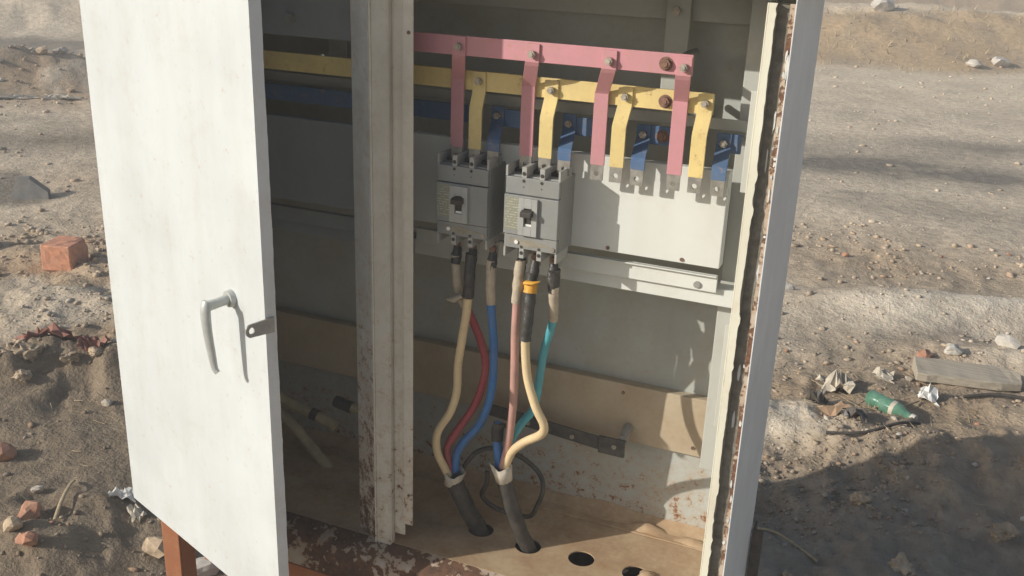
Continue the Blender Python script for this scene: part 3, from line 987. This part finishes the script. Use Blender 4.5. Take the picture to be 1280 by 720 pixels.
pink_links = [(-.785, -.807, 1.514, 0), (-.646, -.668, 1.512, 0), (-.509, -.532, 1.512, 1), (-.3835, -.394, 1.512, 1)]
yel_links = [(-.766, -.770, 1.450, 0), (-.626, -.631, 1.447, 0), (-.491, -.497, 1.449, 1), (-.3535, -.357, 1.451, 1)]
blu_links = [(-.751, -.733, 1.382, 0), (-.609, -.594, 1.382, 0), (-.469, -.459, 1.378, 1), (-.3265, -.318, 1.378, 1)]
busbar('pink', 'pink', -.985, -.3705, 1.600, 1.4815, 1.515, pink_links, [(-.414, 1.498)], 'pink painted busbar, topmost of the three, with hanging pink links', (1.476, 1.440))
busbar('yellow', 'yellow', -1.47, -.3405, 1.647, 1.415, 1.450, yel_links, [(-.422, 1.430)], 'yellow painted busbar, the middle one, with yellow links', (1.412, 1.385))
busbar('blue', 'blue', -1.47, -.815, 1.700, 1.344, 1.377, blu_links, [(-.435, 1.360)], 'dark blue painted busbar, lowest of the three, with short blue links', (1.352, 1.328), ((-.766, -.70), (-.622, -.552), (-.482, -.405), (-.340, -.297)))

# ------------------------------------------------------------------ earth bar low on the back wall
eb = thing('earth_bar', (-.62, 1.80, .68), 'black earthing bar bolted low on the back wall', 'earth bar')
m = MB(); m.hexa([(-.80, 1.795, .684), (-.525, 1.795, .662), (-.525, 1.80, .662), (-.80, 1.80, .684), (-.80, 1.795, .712), (-.525, 1.795, .692), (-.525, 1.80, .692), (-.80, 1.80, .712)])
b_ = m.build('bar', M['earth'], eb, .001)
MB().box(-.538, -.480, 1.788, 1.7945, .660, .700).build('end_clamp', M['earth'], eb, .002)
MB().cyl((-.487, 1.794, .700), (-.487, 1.833, .712), .010, 12).build('standoff', M['steel'], eb)
for x, z, y in ((-.598, .680, 1.795), (-.502, .683, 1.788), (-.70, .688, 1.795)):
    MB().cyl((x, y, z), (x, y - .004, z), .005, 8).build('bolt', M['zinc'], eb)

# ------------------------------------------------------------------ power cables
def core(name, pts, r, mat, parent, i0=0.0, i1=1.0, n=8, label=None, wob=0.0):
    sp = spline(pts, n)
    a = int(len(sp) * i0); b = max(a + 2, int(len(sp) * i1))
    q0 = len(pts) * 1.7 + r * 9000
    for k, p_ in enumerate(sp):
        if 0 < k < len(sp) - 1:
            p_.x += .0016 * (float(vnoise(k * .21, q0, 1.0)) - .5); p_.y += .0012 * (float(vnoise(k * .17, q0 + 9, 1.0)) - .5)
    rr = [r * (.97 + .06 * float(vnoise(k * .35, q0 + 20, 1.0))) for k in range(len(sp[a:b]))]
    if wob:
        q = random.Random(len(pts) * 7 + int(r * 1e5))
        rr = [r * (1 + wob * q.uniform(-1, 1)) for _ in sp[a:b]]
    return MB().tube(sp[a:b], rr, 12).build(name, M[mat], parent, label=label)


def lug(x, z, parent, dark=True):
    m = MB()
    m.box(x - .010, x + .010, 1.640, 1.644, z - .004, z + .026)
    m.build('cable_lug', M['tin'], parent, .001)
    MB().tube([(x, 1.630, z - .026), (x + .001, 1.633, z - .012), (x, 1.639, z + .006)], [.0092, .0104, .0075], 10).build('lug_wrap', M['tape'], parent)
    MB().cyl((x, 1.640, z + .014), (x, 1.633, z + .014), .0065, 6).build('lug_bolt', M['rustbolt'], parent)


pinkR = [(-.6665, 1.632, 1.112), (-.667, 1.625, 1.083), (-.667, 1.62, 1.021), (-.668, 1.625, .911), (-.67, 1.63, .805), (-.677, 1.63, .723), (-.687, 1.63, .663)]
creamR = [(-.640, 1.632, 1.105), (-.640, 1.62, 1.063), (-.638, 1.61, 1.013), (-.639, 1.605, .966), (-.632, 1.6, .904), (-.609, 1.59, .846), (-.589, 1.59, .808), (-.597, 1.6, .779), (-.637, 1.615, .744), (-.666, 1.625, .71), (-.684, 1.632, .663)]
tealR = [(-.598, 1.632, 1.105), (-.599, 1.635, 1.06), (-.603, 1.65, .998), (-.622, 1.665, .93), (-.635, 1.675, .846), (-.641, 1.67, .794), (-.662, 1.66, .758), (-.681, 1.645, .713), (-.690, 1.637, .663)]
blackR = [(-.706, 1.652, .752), (-.709, 1.650, .735), (-.707, 1.645, .712), (-.701, 1.64, .688), (-.695, 1.635, .661)]
sheathR = [(-.690, 1.632, .665), (-.68, 1.632, .629), (-.663, 1.64, .563), (-.647, 1.65, .508), (-.634, 1.657, .476), (-.630, 1.662, .43), (-.630, 1.664, .30)]
cr = thing('power_cable', (-.634, 1.658, .478), 'black four core cable rising from the second floor hole to the sunlit breaker', 'power cable', 'power cables feeding the breakers')
core('sheath', sheathR, .0165, 'black', cr, wob=.04)
o = core('core', pinkR, .0082, 'pink_core', cr, .18, label='faded pink core')
core('tape_wrap', pinkR, .0098, 'beige_tape', o, 0, .34, wob=.10)
o = core('core', creamR, .0085, 'cream_core', cr, .1, label='cream core that bulges to the right')
core('tape_wrap', creamR, .0112, 'tape', o, .04, .31, wob=.08)
core('tape_wrap', creamR, .0122, 'orange_tape', o, .075, .125, wob=.12)
MB().tube([(-.646, 1.612, 1.078), (-.630, 1.606, 1.081), (-.619, 1.612, 1.084)], [.0085, .007, .003], 8, flat=.5).build('tape_wrap', M['orange_tape'], o, label='loose end of orange tape')
o = core('core', tealR, .0082, 'teal_core', cr, .1, label='teal core')
core('tape_wrap', tealR, .0095, 'beige_tape', o, .1, .27, wob=.05)
core('tape_wrap', tealR, .0115, 'tape', o, 0, .15, wob=.10)
core('core', blackR, .010, 'blue_core', cr, label='short dark blue core stub')
core('tape_wrap', blackR, .0125, 'black', cr, 0, .5)
for x in (-.667, -.640, -.603): lug(x, 1.108, cr)
# split pale jacket at the crotch of the cores
def split_jacket(c, r, hh, tilt, parent, seed):
    q = random.Random(seed); m = MB(); vs = []; n = 22
    for i in range(n):
        w = 2 * math.pi * i / n
        top = hh * (.55 + .45 * abs(math.sin(w * 1.5 + seed))) * q.uniform(.85, 1.1)
        for k, (dz, rr) in enumerate(((-hh * .7, r * .86), (0, r), (top, r * 1.18))):
            vs.append((c[0] + rr * math.cos(w) + tilt[0] * dz, c[1] + rr * math.sin(w) + tilt[1] * dz, c[2] + dz))
    m.add(vs, [(3 * i + k, 3 * ((i + 1) % n) + k, 3 * ((i + 1) % n) + k + 1, 3 * i + k + 1) for i in range(n) for k in range(2)], True)
    o = m.build('split_jacket', M['rag'], parent)
    s = o.modifiers.new('thick', 'SOLIDIFY'); s.thickness = .0012
    return o


split_jacket((-.687, 1.632, .652), .0195, .025, (-.25, 0), cr, 2)

creamL = [(-.768, 1.632, 1.108), (-.768, 1.625, 1.066), (-.768, 1.62, 1.023), (-.775, 1.62, .959), (-.788, 1.625, .886), (-.791, 1.625, .815), (-.802, 1.62, .77), (-.828, 1.615, .72), (-.83, 1.62, .671), (-.818, 1.63, .631), (-.805, 1.64, .597)]
redL = [(-.801, 1.632, 1.103), (-.800, 1.635, 1.057), (-.799, 1.645, 1.016), (-.781, 1.66, .969), (-.759, 1.67, .909), (-.75, 1.67, .849), (-.765, 1.66, .778), (-.803, 1.65, .709), (-.820, 1.645, .67), (-.816, 1.645, .633), (-.805, 1.645, .598)]
blueL = [(-.726, 1.632, 1.104), (-.726, 1.63, 1.063), (-.725, 1.635, 1.005), (-.721, 1.645, .909), (-.725, 1.65, .828), (-.744, 1.65, .751), (-.781, 1.65, .696), (-.8, 1.65, .658), (-.802, 1.648, .610)]
sheathL = [(-.808, 1.642, .612), (-.79, 1.645, .573), (-.772, 1.655, .523), (-.753, 1.665, .483), (-.745, 1.669, .44), (-.745, 1.67, .30)]
cl = thing('power_cable', (-.748, 1.669, .478), 'black four core cable rising from the floor hole nearest the mullion to the shaded breaker', 'power cable', 'power cables feeding the breakers')
core('sheath', sheathL, .0185, 'black', cl, wob=.04)
o = core('core', creamL, .0085, 'cream_core', cl, .15, label='cream core on the left')
core('tape_wrap', creamL, .0112, 'tape', o, 0, .22, wob=.06)
o = core('core', redL, .0082, 'red_core', cl, .26, label='dark red core')
core('tape_wrap', redL, .0098, 'beige_tape', o, 0, .28, wob=.10)
MB().tube([(-.815, 1.628, 1.010), (-.800, 1.626, 1.012), (-.782, 1.628, 1.022)], [.006, .011, .008], 8, flat=.6).build('tape_wrap', M['beige_tape'], o, label='loose end of beige tape')
o = core('core', blueL, .0082, 'blue_core', cl, .2, label='blue core')
core('tape_wrap', blueL, .0095, 'beige_tape', o, 0, .25, wob=.05)
for x in (-.801, -.768, -.726): lug(x, 1.110, cl)
split_jacket((-.803, 1.642, .604), .0195, .020, (.2, 0), cl, 5)

lp = [(-.802, 1.668, .600), (-.773, 1.67, .652), (-.746, 1.685, .668), (-.711, 1.70, .665), (-.673, 1.71, .649), (-.637, 1.71, .624), (-.623, 1.70, .595), (-.63, 1.69, .56), (-.646, 1.69, .529), (-.69, 1.70, .515), (-.735, 1.70, .522), (-.760, 1.695, .546), (-.748, 1.69, .58), (-.747, 1.69, .61)]
tag(MB().tube(spline(lp, 8), .0052, 10).build('wire', M['black']), 'thin black wire looped behind the two cables near the cabinet floor', 'wire')

# yellow cable offcuts in the shaded left bay
for pts, r, lab in (([(-1.36, 1.74, .65), (-1.30, 1.75, .622), (-1.22, 1.75, .604), (-1.165, 1.75, .588)], .013, 'upper pale yellow cable sloping across the shaded left bay'),
                    ([(-1.33, 1.75, .60), (-1.265, 1.75, .545), (-1.177, 1.75, .462), (-1.12, 1.75, .425), (-1.10, 1.75, .36)], .014, 'lower pale yellow cable dropping into the floor of the left bay')):
    t = thing('cable', pts[0], lab, 'cable')
    core('sheath', pts, r, 'dim_cream', t)
    core('tape_wrap', pts, r * 1.15, 'tape', t, .62, .72)
t = thing('cable', (-1.09, 1.75, .64), 'short pale yellow cable end beside the mullion in the left bay', 'cable')
core('sheath', [(-1.165, 1.77, .640), (-1.13, 1.77, .634), (-1.02, 1.77, .632), (-.99, 1.77, .58)], .012, 'dim_cream', t)
core('tape_wrap', [(-1.20, 1.77, .645), (-1.165, 1.77, .640), (-1.13, 1.77, .634)], .014, 'tape', t, .4, 1)

# ------------------------------------------------------------------ rubble, litter and other things on the ground
def rock(name, x, y, size, mat, label, cat='stone', group=None, flat=.65, seed=0, sub=2, sink=.3, rough=.35, stretch=(1, 1), rotz=None):
    q = random.Random(seed * 131 + 17)
    bm = bmesh.new()
    bmesh.ops.create_icosphere(bm, subdivisions=sub, radius=1)
    ph = [Vector((q.uniform(-1, 1), q.uniform(-1, 1), q.uniform(-1, 1))).normalized() for _ in range(9)]
    cut = [q.uniform(.55, .95) for _ in ph]
    for v in bm.verts:
        d = v.co.normalized(); s = 1.0
        for p_, c_ in zip(ph, cut):
            k = d.dot(p_)
            if k > c_ * .82: s = min(s, c_ * .9 / k)      # planar breaks
        s *= 1 + rough * .25 * q.uniform(-1, 1)
        v.co = d * s
    a = q.uniform(0, 6.28) if rotz is None else rotz
    ca, sa = math.cos(a), math.sin(a)
    for v in bm.verts:
        X, Y, Z = v.co.x * size * stretch[0], v.co.y * size * stretch[1], v.co.z * size * flat
        v.co = (X * ca - Y * sa, X * sa + Y * ca, Z)
    me = bpy.data.meshes.new(name); bm.to_mesh(me); bm.free()
    me.materials.append(M[mat])
    o = bpy.data.objects.new(name, me)
    link(o, None, (x, y, gh(x, y) + size * flat * (1 - sink) * .8))
    return tag(o, label, cat, group)


def crumple(name, x, y, w, d, hgt, mat, label, cat, seed, n=9, rot=0):
    q = random.Random(seed); m = MB(); vs = []
    ca, sa = math.cos(rot), math.sin(rot)
    for j in range(n + 1):
        for i in range(n + 1):
            u, v = i / n - .5, j / n - .5
            rr = 1 - .5 * q.random() * (abs(u) > .4 or abs(v) > .4)
            X = (u + q.uniform(-.06, .06)) * w * rr; Y = (v + q.uniform(-.06, .06)) * d * rr
            Z = hgt * (q.random() ** 1.5) * (1.15 - 1.6 * max(abs(u), abs(v))) + .004
            px, py = x + X * ca - Y * sa, y + X * sa + Y * ca
            vs.append((px, py, gh(px, py) + max(.003, Z)))
    m.add(vs, [(j * (n + 1) + i, j * (n + 1) + i + 1, (j + 1) * (n + 1) + i + 1, (j + 1) * (n + 1) + i) for j in range(n) for i in range(n)])
    o = m.build(name, M[mat])
    s = o.modifiers.new('thick', 'SOLIDIFY'); s.thickness = .0025
    return tag(o, label, cat)


# clay brick block
def clay_brick():
    cx, cy = -3.93, 3.52
    a = .28; ca, sa = math.cos(a), math.sin(a)
    bm = bmesh.new()
    bmesh.ops.create_cube(bm, size=1)
    bmesh.ops.subdivide_edges(bm, edges=bm.edges[:], cuts=5, use_grid_fill=True)
    q = random.Random(3)
    for v in bm.verts:
        X, Y, Z = v.co.x * .160, v.co.y * .172, v.co.z * .135
        k = .0028
        X += q.uniform(-k, k); Y += q.uniform(-k, k); Z += q.uniform(-k, k)
        if X > .05 and Z > .04 and Y > 0: Z -= (X - .05) * .3; X -= .010
        v.co = (X * ca - Y * sa, X * sa + Y * ca, Z)
    me = bpy.data.meshes.new('clay_brick'); bm.to_mesh(me); bm.free(); me.materials.append(M['brick'])
    o = bpy.data.objects.new('clay_brick', me); link(o, None, (cx, cy, gh(cx, cy) + .066))
    b = o.modifiers.new('bevel', 'BEVEL'); b.width = .006; b.limit_method = 'ANGLE'
    tag(o, 'orange red broken clay brick block lying left of the white door', 'brick')


clay_brick()
# dark standing shard
z = gh(-5.1, 4.36)
m = MB(); m.prism([(-.12, -.02), (.14, -.02), (.11, .05), (-.04, .13), (-.12, .12)], lambda a, b: (-5.12 + a * .92, 4.36 + a * .35 + b * .5, z + b * .9), lambda a, b: (-5.12 + a * .92 - .012, 4.36 + a * .35 + b * .5 + .03, z + b * .9 + .012))
tag(m.build('slab_shard', M['shard'], fix=True), 'dark grey slab shard tilted up on the dusty ground, upper left', 'shard')
crumple('rag', -3.06, 2.62, .26, .16, .10, 'red_rag', 'dark red crumpled rag half buried in earth below the brick', 'rag', 4, rot=.5)
crumple('rag', -2.83, 2.62, .12, .10, .06, 'red_rag', 'small dark red scrap right of the earth heap', 'rag', 6, rot=.2)
for i, (x, y, s) in enumerate([(-2.98, 2.45, .055), (-2.86, 2.52, .042), (-3.06, 2.38, .04), (-2.78, 2.58, .035), (-2.92, 2.36, .034), (-3.1, 2.5, .04)]):
    rock('earth_clod', x, y, s, 'clod', ['largest earth clod in the middle of the heap at the left', 'earth clod touching the dark red rag in the heap at the left', 'earth clod at the far left of the heap, cut by the photo edge', 'earth clod at the right end of the heap, nearest the door', 'lowest earth clod at the front of the heap at the left', 'earth clod behind the others at the upper left of the heap'][i], 'clod', 'earth clods in the heap at the left', seed=i + 3, sub=3, rough=1.2, flat=.6, sink=.75)
rock('rubble_chunk', -2.62, 2.0, .055, 'orangerock', 'orange brown rubble chunk cut by the left edge of the photo', 'rubble', seed=21)
rock('rubble_chunk', -2.225, 1.755, .042, 'orangerock', 'reddish brick rubble chunk left of the dry stick', 'rubble', seed=22, rough=.7)
rock('rubble_chunk', -2.09, 1.635, .036, 'orangerock', 'small pinkish rubble chunk in the bottom left corner', 'rubble', seed=23, rough=.7)
rock('rubble_chunk', -1.83, 1.83, .05, 'clod', 'brown earthy lump beside the cabinet leg', 'rubble', seed=24, rough=.8)
rock('rubble_chunk', -1.66, 1.83, .045, 'palerock', 'pale pinkish lump just right of the rusty front leg', 'rubble', seed=25, rough=.5)
rock('rubble_chunk', -3.95, 2.98, .06, 'orangerock', 'dark reddish rubble piece at the left edge above the earth heap', 'rubble', seed=26)
rock('rubble_chunk', -4.55, 3.55, .075, 'orangerock', 'dark reddish rubble piece at the left edge, level with the brick', 'rubble', seed=27)
# dry stick, paper
m = MB(); sp = spline([(-2.275, 1.965, gh(-2.275, 1.965) + .012), (-2.235, 1.91, gh(-2.235, 1.91) + .022), (-2.18, 1.83, gh(-2.18, 1.83) + .018), (-2.135, 1.76, gh(-2.135, 1.76) + .010)], 6)
m.tube(sp, .006, 8, flat=.5); tag(m.build('stick', M['twig']), 'pale dry flattened stick lying on the mud at lower left', 'stick')
crumple('paper_scrap', -2.07, 1.955, .085, .05, .045, 'paper', 'white crumpled paper scrap at the lower corner of the door', 'paper', 8, n=6, rot=.6)
crumple('paper_scrap', -1.98, 1.915, .09, .05, .03, 'rag', 'dull beige paper strip beside the white scrap', 'paper', 9, n=6, rot=-.6)
# broken pale sheet by the rubble bank at upper left
for i, (x, y, w, d, rt) in enumerate([(-7.95, 6.72, .55, .14, .85), (-7.6, 7.0, .4, .12, .75), (-7.25, 7.35, .34, .10, .7)]):
    crumple('sheet_strip', x, y, w, d, .05, 'rag', ['leftmost pale torn sheet strip below the rubble bank', 'middle pale torn sheet strip below the rubble bank', 'rightmost pale torn sheet strip beside the door edge'][i], 'sheet', 30 + i, rot=rt)
q = random.Random(44)
for i in range(26):
    t_ = q.random(); x = -9.6 + 3.2 * t_ + q.uniform(-.35, .35); y = 6.5 + 2.7 * t_ * .5 + q.uniform(-.5, 1.9)
    rock('stone', x, y, q.uniform(.03, .095), q.choice(['rock', 'clod', 'rock', 'clod', 'palerock']), 'rough stone in the rubble bank at the upper left', 'stone', 'stones in the rubble bank', seed=100 + i, sub=2)

# right side
def plank():
    m = MB(); z = gh(.29, 4.12) + .004
    ca, sa = math.cos(.16), math.sin(.16)
    def T(a, b, c): return (.29 + a * ca - b * sa, 4.10 + a * sa + b * ca, z + c)
    n = 10; vs = []
    q = random.Random(2)
    for i in range(n + 1):
        a = -.20 + .40 * i / n
        tap = 1 if i < n - 2 else 1 - .28 * (i - n + 2)
        j = q.uniform(-.004, .004)
        vs += [T(a, -.055 * tap + j, -.01), T(a, .075 * tap + j, -.01), T(a, .075 * tap + j, .046), T(a, -.055 * tap + j, .026 + q.uniform(-.002, .002))]
    m.add(vs, [(4 * i + k, 4 * i + (k + 1) % 4, 4 * i + 4 + (k + 1) % 4, 4 * i + 4 + k) for i in range(n) for k in range(4)] + [(3, 2, 1, 0), (4 * n, 4 * n + 1, 4 * n + 2, 4 * n + 3)])
    tag(m.build('plank', M['wood'], None, .004, fix=True), 'short weathered grey wooden plank at the right, above the green bottle', 'plank')


plank()


def bottle():
    ax = Vector((.20, -.115, 0)).normalized()
    p0 = Vector((-.058, 3.70, 0)); p0.z = gh(p0.x, p0.y) + .032
    prof = [(0, .012), (.002, .026), (.010, .031), (.05, .0305), (.055, .029), (.06, .0305), (.105, .031), (.13, .029), (.155, .019), (.172, .0125), (.185, .0125)]
    t = thing('bottle', tuple(p0), 'green plastic bottle lying on the earth at the edge of the shade', 'bottle')
    MB().tube([p0 + ax * a + Vector((0, 0, -.05 * a)) for a, r in prof], [r for a, r in prof], 20).build('bottle_body', M['bottle'], t)
    MB().tube([p0 + ax * a + Vector((0, 0, -.05 * a)) for a in (.183, .2)], .0155, 16).build('cap', M['palerock'], t)
    MB().tube([p0 + ax * a + Vector((0, 0, -.05 * a)) for a in (.104, .12)], [.0316, .0303], 20, caps=False).build('label_ring', M['rag'], t)


bottle()
crumple('plastic_bag', .15, 3.85, .09, .07, .06, 'paper', 'small white crumpled bag between the bottle and the plank', 'bag', 12, n=6)
crumple('cloth_scrap', -.19, 3.80, .15, .13, .09, 'rag', 'pale crumpled cloth scrap left of the green bottle', 'cloth', 13, n=9, rot=.3)
crumple('cloth_scrap', -.02, 3.99, .10, .06, .05, 'rag', 'pale torn scrap behind the green bottle', 'cloth', 14, n=6)
crumple('plastic_bag', -.235, 3.58, .09, .07, .065, 'bag', 'black crumpled plastic left of the brown card', 'bag', 15, n=6)
crumple('plastic_bag', -.085, 3.47, .10, .10, .06, 'bag', 'black crumpled plastic right of the brown card, in front of the bottle', 'bag', 16, n=6)
crumple('cardboard_piece', -.165, 3.50, .13, .08, .06, 'card', 'reddish brown card piece between two black plastic scraps', 'cardboard', 17, n=4, rot=.4)
rock('stone', .445, 4.48, .055, 'palerock', 'smooth pale grey stone at the right edge above the plank', 'stone', seed=51, rough=.1)
rock('stone', .12, 4.24, .05, 'orangerock', 'reddish stone touching the left end of the plank', 'stone', seed=52)
rock('stone', .23, 4.32, .045, 'palerock', 'grey stone behind the plank', 'stone', seed=53)
rock('stone', -.545, 4.83, .05, 'palerock', 'pale angular stone against the right edge of the cabinet', 'stone', seed=54)
rock('stone', .70, 15.9, .16, 'palerock', 'large pale stone at the foot of the far bank, right', 'stone', seed=55)
rock('stone', .35, 15.5, .11, 'palerock', 'smaller pale stone left of the large one below the far bank', 'stone', seed=56)
rock('stone', -1.1, 17.3, .22, 'palerock', 'broad pale stone on the crest of the far bank', 'stone', seed=57)
crumple('paper_scrap', 1.62, 23.6, .42, .34, .2, 'paper', 'white scrap far away in the top right corner', 'paper', 60, n=4)
# thin dark stick and straw in front of the bottle
for k, (pts, r, mat, lab) in enumerate([
    ([(-.17, 3.32), (-.05, 3.36), (.06, 3.46), (.13, 3.54)], .006, 'darkwood', 'thin dark stick along the edge of the shade in front of the bottle'),
    ([(-.03, 3.64), (.05, 3.69), (.12, 3.80)], .004, 'twig', 'thin straw behind the green bottle'),
    ([(.28, 3.93), (.40, 3.99), (.55, 4.02)], .007, 'darkwood', 'thin dark stick in front of the plank'),
    ([(-.30, 2.62), (-.22, 2.64), (-.1, 2.60)], .004, 'twig', 'thin twig in the shade beside the cabinet')]):
    p3 = [(x, y, gh(x, y) + .008 + r) for x, y in pts]
    tag(MB().tube(spline(p3, 6), r, 7).build('stick', M[mat]), lab, 'stick')

for k, (x, y, s_) in enumerate([(.12, 2.62, .05), (.40, 2.95, .045), (-.02, 2.95, .035), (.30, 2.55, .04), (-.16, 2.45, .03), (.47, 3.3, .05)]):
    rock('earth_clod', x, y, s_, 'clod', ['large earth clod in the shade right of the cabinet', 'earth clod in the shade near the right edge of the photo', 'small earth clod in the shade behind the others', 'low earth clod at the bottom right of the photo', 'small earth clod beside the dark rear leg', 'earth clod at the edge of the shade on the right'][k], 'clod', 'earth clods in the shade', seed=700 + k, sub=3, rough=1.1, sink=.6)

# loose stones one can pick out, each its own object
q = random.Random(77)
def scatter(n, region, lo, hi, mats, label, group, seed0):
    k = 0; tries = 0
    while k < n and tries < 4000:
        tries += 1
        x = q.uniform(region[0], region[1]); y = q.uniform(region[2], region[3])
        if XL - .25 < x < XR + .1 and 1.2 < y < 2.2: continue
        if rubble_mask(np.array([x]), np.array([y]))[0] < q.random() * .8: continue
        rock('stone', x, y, lo * (hi / lo) ** (q.random() ** 2.2), q.choice(mats), label, 'stone', group, seed=seed0 + k, sub=2)
        k += 1


scatter(30, (-4.9, -2.0, 1.5, 4.3), .010, .036, ['rock', 'rock', 'clod', 'orangerock', 'clod'], 'small rough stone on the brown earth left of the cabinet', 'loose stones left of the cabinet', 300)
scatter(30, (-.7, .9, 2.4, 6.4), .009, .028, ['rock', 'rock', 'clod', 'palerock', 'orangerock'], 'small rough stone on the ground right of the cabinet', 'loose stones right of the cabinet', 400)


def make_gravel():
    """uncountable grit: tens of thousands of tiny stones in one mesh"""
    R = np.random.RandomState(3)
    bm = bmesh.new(); bmesh.ops.create_icosphere(bm, subdivisions=1, radius=1)
    bv = np.array([v.co[:] for v in bm.verts]); bf = np.array([[v.index for v in f.verts] for f in bm.faces]); bm.free()
    P = []
    def region(n, x0, x1, y0, y1, keep):
        x = R.uniform(x0, x1, n); y = R.uniform(y0, y1, n)
        m = rubble_mask(x, y)
        cl = fbm(x, y, .35, 3, 51)
        k = R.rand(n) < np.clip(keep + m * .9, 0, 1) * sstep(.3, .6, cl)
        k &= ~((x > XL - .05) & (x < XR + .03) & (y > 1.45) & (y < 1.95))
        P.append(np.stack([x[k], y[k]], 1))
    region(9000, -4.8, -1.5, 1.3, 4.3, .10)
    region(6000, -.5, 1.0, 2.0, 3.5, .30)
    region(8000, -1.0, 1.3, 2.0, 6.5, .08)
    region(3600, -1.6, 2.6, 6.0, 13.0, .14)
    region(4500, -10.0, -5.0, 4.3, 9.5, .14)
    region(2500, -3.0, 2.6, 13.0, 19.5, .25)
    P = np.concatenate(P); n = len(P)
    dist = np.hypot(P[:, 0], P[:, 1])
    s = .0024 * np.exp(R.rand(n) ** 2.4 * 1.7) * np.clip(dist / 3.4, .8, 2.3)
    z = height(P[:, 0], P[:, 1])
    ang = R.uniform(0, 6.283, n)
    nb = len(bv)
    jit = 1 + .35 * R.uniform(-1, 1, (n, nb, 1))
    V = bv[None] * jit * np.stack([s * R.uniform(.7, 1.6, n), s * R.uniform(.6, 1.1, n), s * R.uniform(.35, .8, n)], 1)[:, None, :]
    c, si = np.cos(ang)[:, None], np.sin(ang)[:, None]
    X = V[:, :, 0] * c - V[:, :, 1] * si; Y = V[:, :, 0] * si + V[:, :, 1] * c
    V = np.stack([X + P[:, :1], Y + P[:, 1:2], V[:, :, 2] + (z + s * .25)[:, None]], -1).reshape(-1, 3)
    F = (bf[None] + (np.arange(n) * nb)[:, None, None]).reshape(-1, 3)
    me = bpy.data.meshes.new('gravel')
    me.vertices.add(len(V)); me.vertices.foreach_set('co', V.ravel())
    me.loops.add(F.size); me.loops.foreach_set('vertex_index', F.ravel())
    me.polygons.add(len(F)); me.polygons.foreach_set('loop_start', np.arange(len(F)) * 3)
    me.update(calc_edges=True)
    base = ground_colour(P[:, 0], P[:, 1])
    pal = np.array([[.40, .33, .25], [.52, .46, .38], [.30, .24, .18], [.40, .24, .16], [.22, .20, .18], [.66, .62, .55]])
    pick = R.choice(6, n, p=[.34, .2, .2, .1, .1, .06])
    col = base * .66 + pal[pick] * .42
    col = np.repeat(col, nb, 0)
    at = me.attributes.new('albedo', 'FLOAT_COLOR', 'POINT')
    at.data.foreach_set('color', np.concatenate([col, np.ones((len(col), 1))], 1).ravel())
    me.materials.append(M['gravel'])
    o = bpy.data.objects.new('gravel', me); link(o)
    tag(o, 'fine grit and pebbles strewn over the waste ground', 'gravel', kind='stuff')
    print('gravel stones', n)


make_gravel()


def make_straw():
    """dry grass wisps on the far bank and straw bits in the near litter: one uncountable mass"""
    R = random.Random(6); m = MB()
    for k in range(1250):
        if k < 350:
            x = R.uniform(-3.5, 2.6); y = 14.9 + .42 * x + R.uniform(-.1, 3.2); L = R.uniform(.03, .10); w = .010
            d = Vector((R.uniform(-.6, .6), R.uniform(-.6, .6), 1)).normalized()
        else:
            if R.random() < .5: x, y = R.gauss(-.05, .35), R.gauss(3.6, .3)
            else: x, y = R.gauss(-3.1, .6), R.gauss(2.8, .5)
            L = R.uniform(.02, .07); w = .0016
            a = R.uniform(0, 6.28); d = Vector((math.cos(a), math.sin(a), R.uniform(0, .25))).normalized()
        z = gh(x, y) + .004
        p = Vector((x, y, z)); s = d.cross(Vector((R.uniform(-1, 1), R.uniform(-1, 1), .3))).normalized() * w
        e = p + d * L
        m.add([p - s, p + s, e + s * .3, e - s * .3, p + s.cross(d) * .8, e], [(0, 1, 2, 3), (1, 4, 5, 2), (4, 0, 3, 5)])
    o = m.build('dry_grass', M['twig'])
    tag(o, 'dry grass wisps on the far bank and straw bits in the litter', 'grass', kind='stuff')


make_straw()


# ------------------------------------------------------------------ haze added over the waste ground to stand in for milky lens glare
def make_haze():
    m = bpy.data.materials.new('glare_haze'); m.use_nodes = True
    nt = m.node_tree
    nt.nodes.remove(nt.nodes["Principled BSDF"])
    v = nt.nodes.new("ShaderNodeVolumePrincipled")
    v.inputs['Color'].default_value = (.95, .935, .91, 1)
    v.inputs['Density'].default_value = 0.017
    v.inputs['Anisotropy'].default_value = 0.0
    nt.links.new(v.outputs[0], nt.nodes["Material Output"].inputs['Volume'])
    o = MB().box(-930, 930, -930, 930, -2.2, 4.2).build('haze', m)
    tag(o, 'thin pale haze added over the waste ground in place of milky lens glare', kind='stuff')


make_haze()
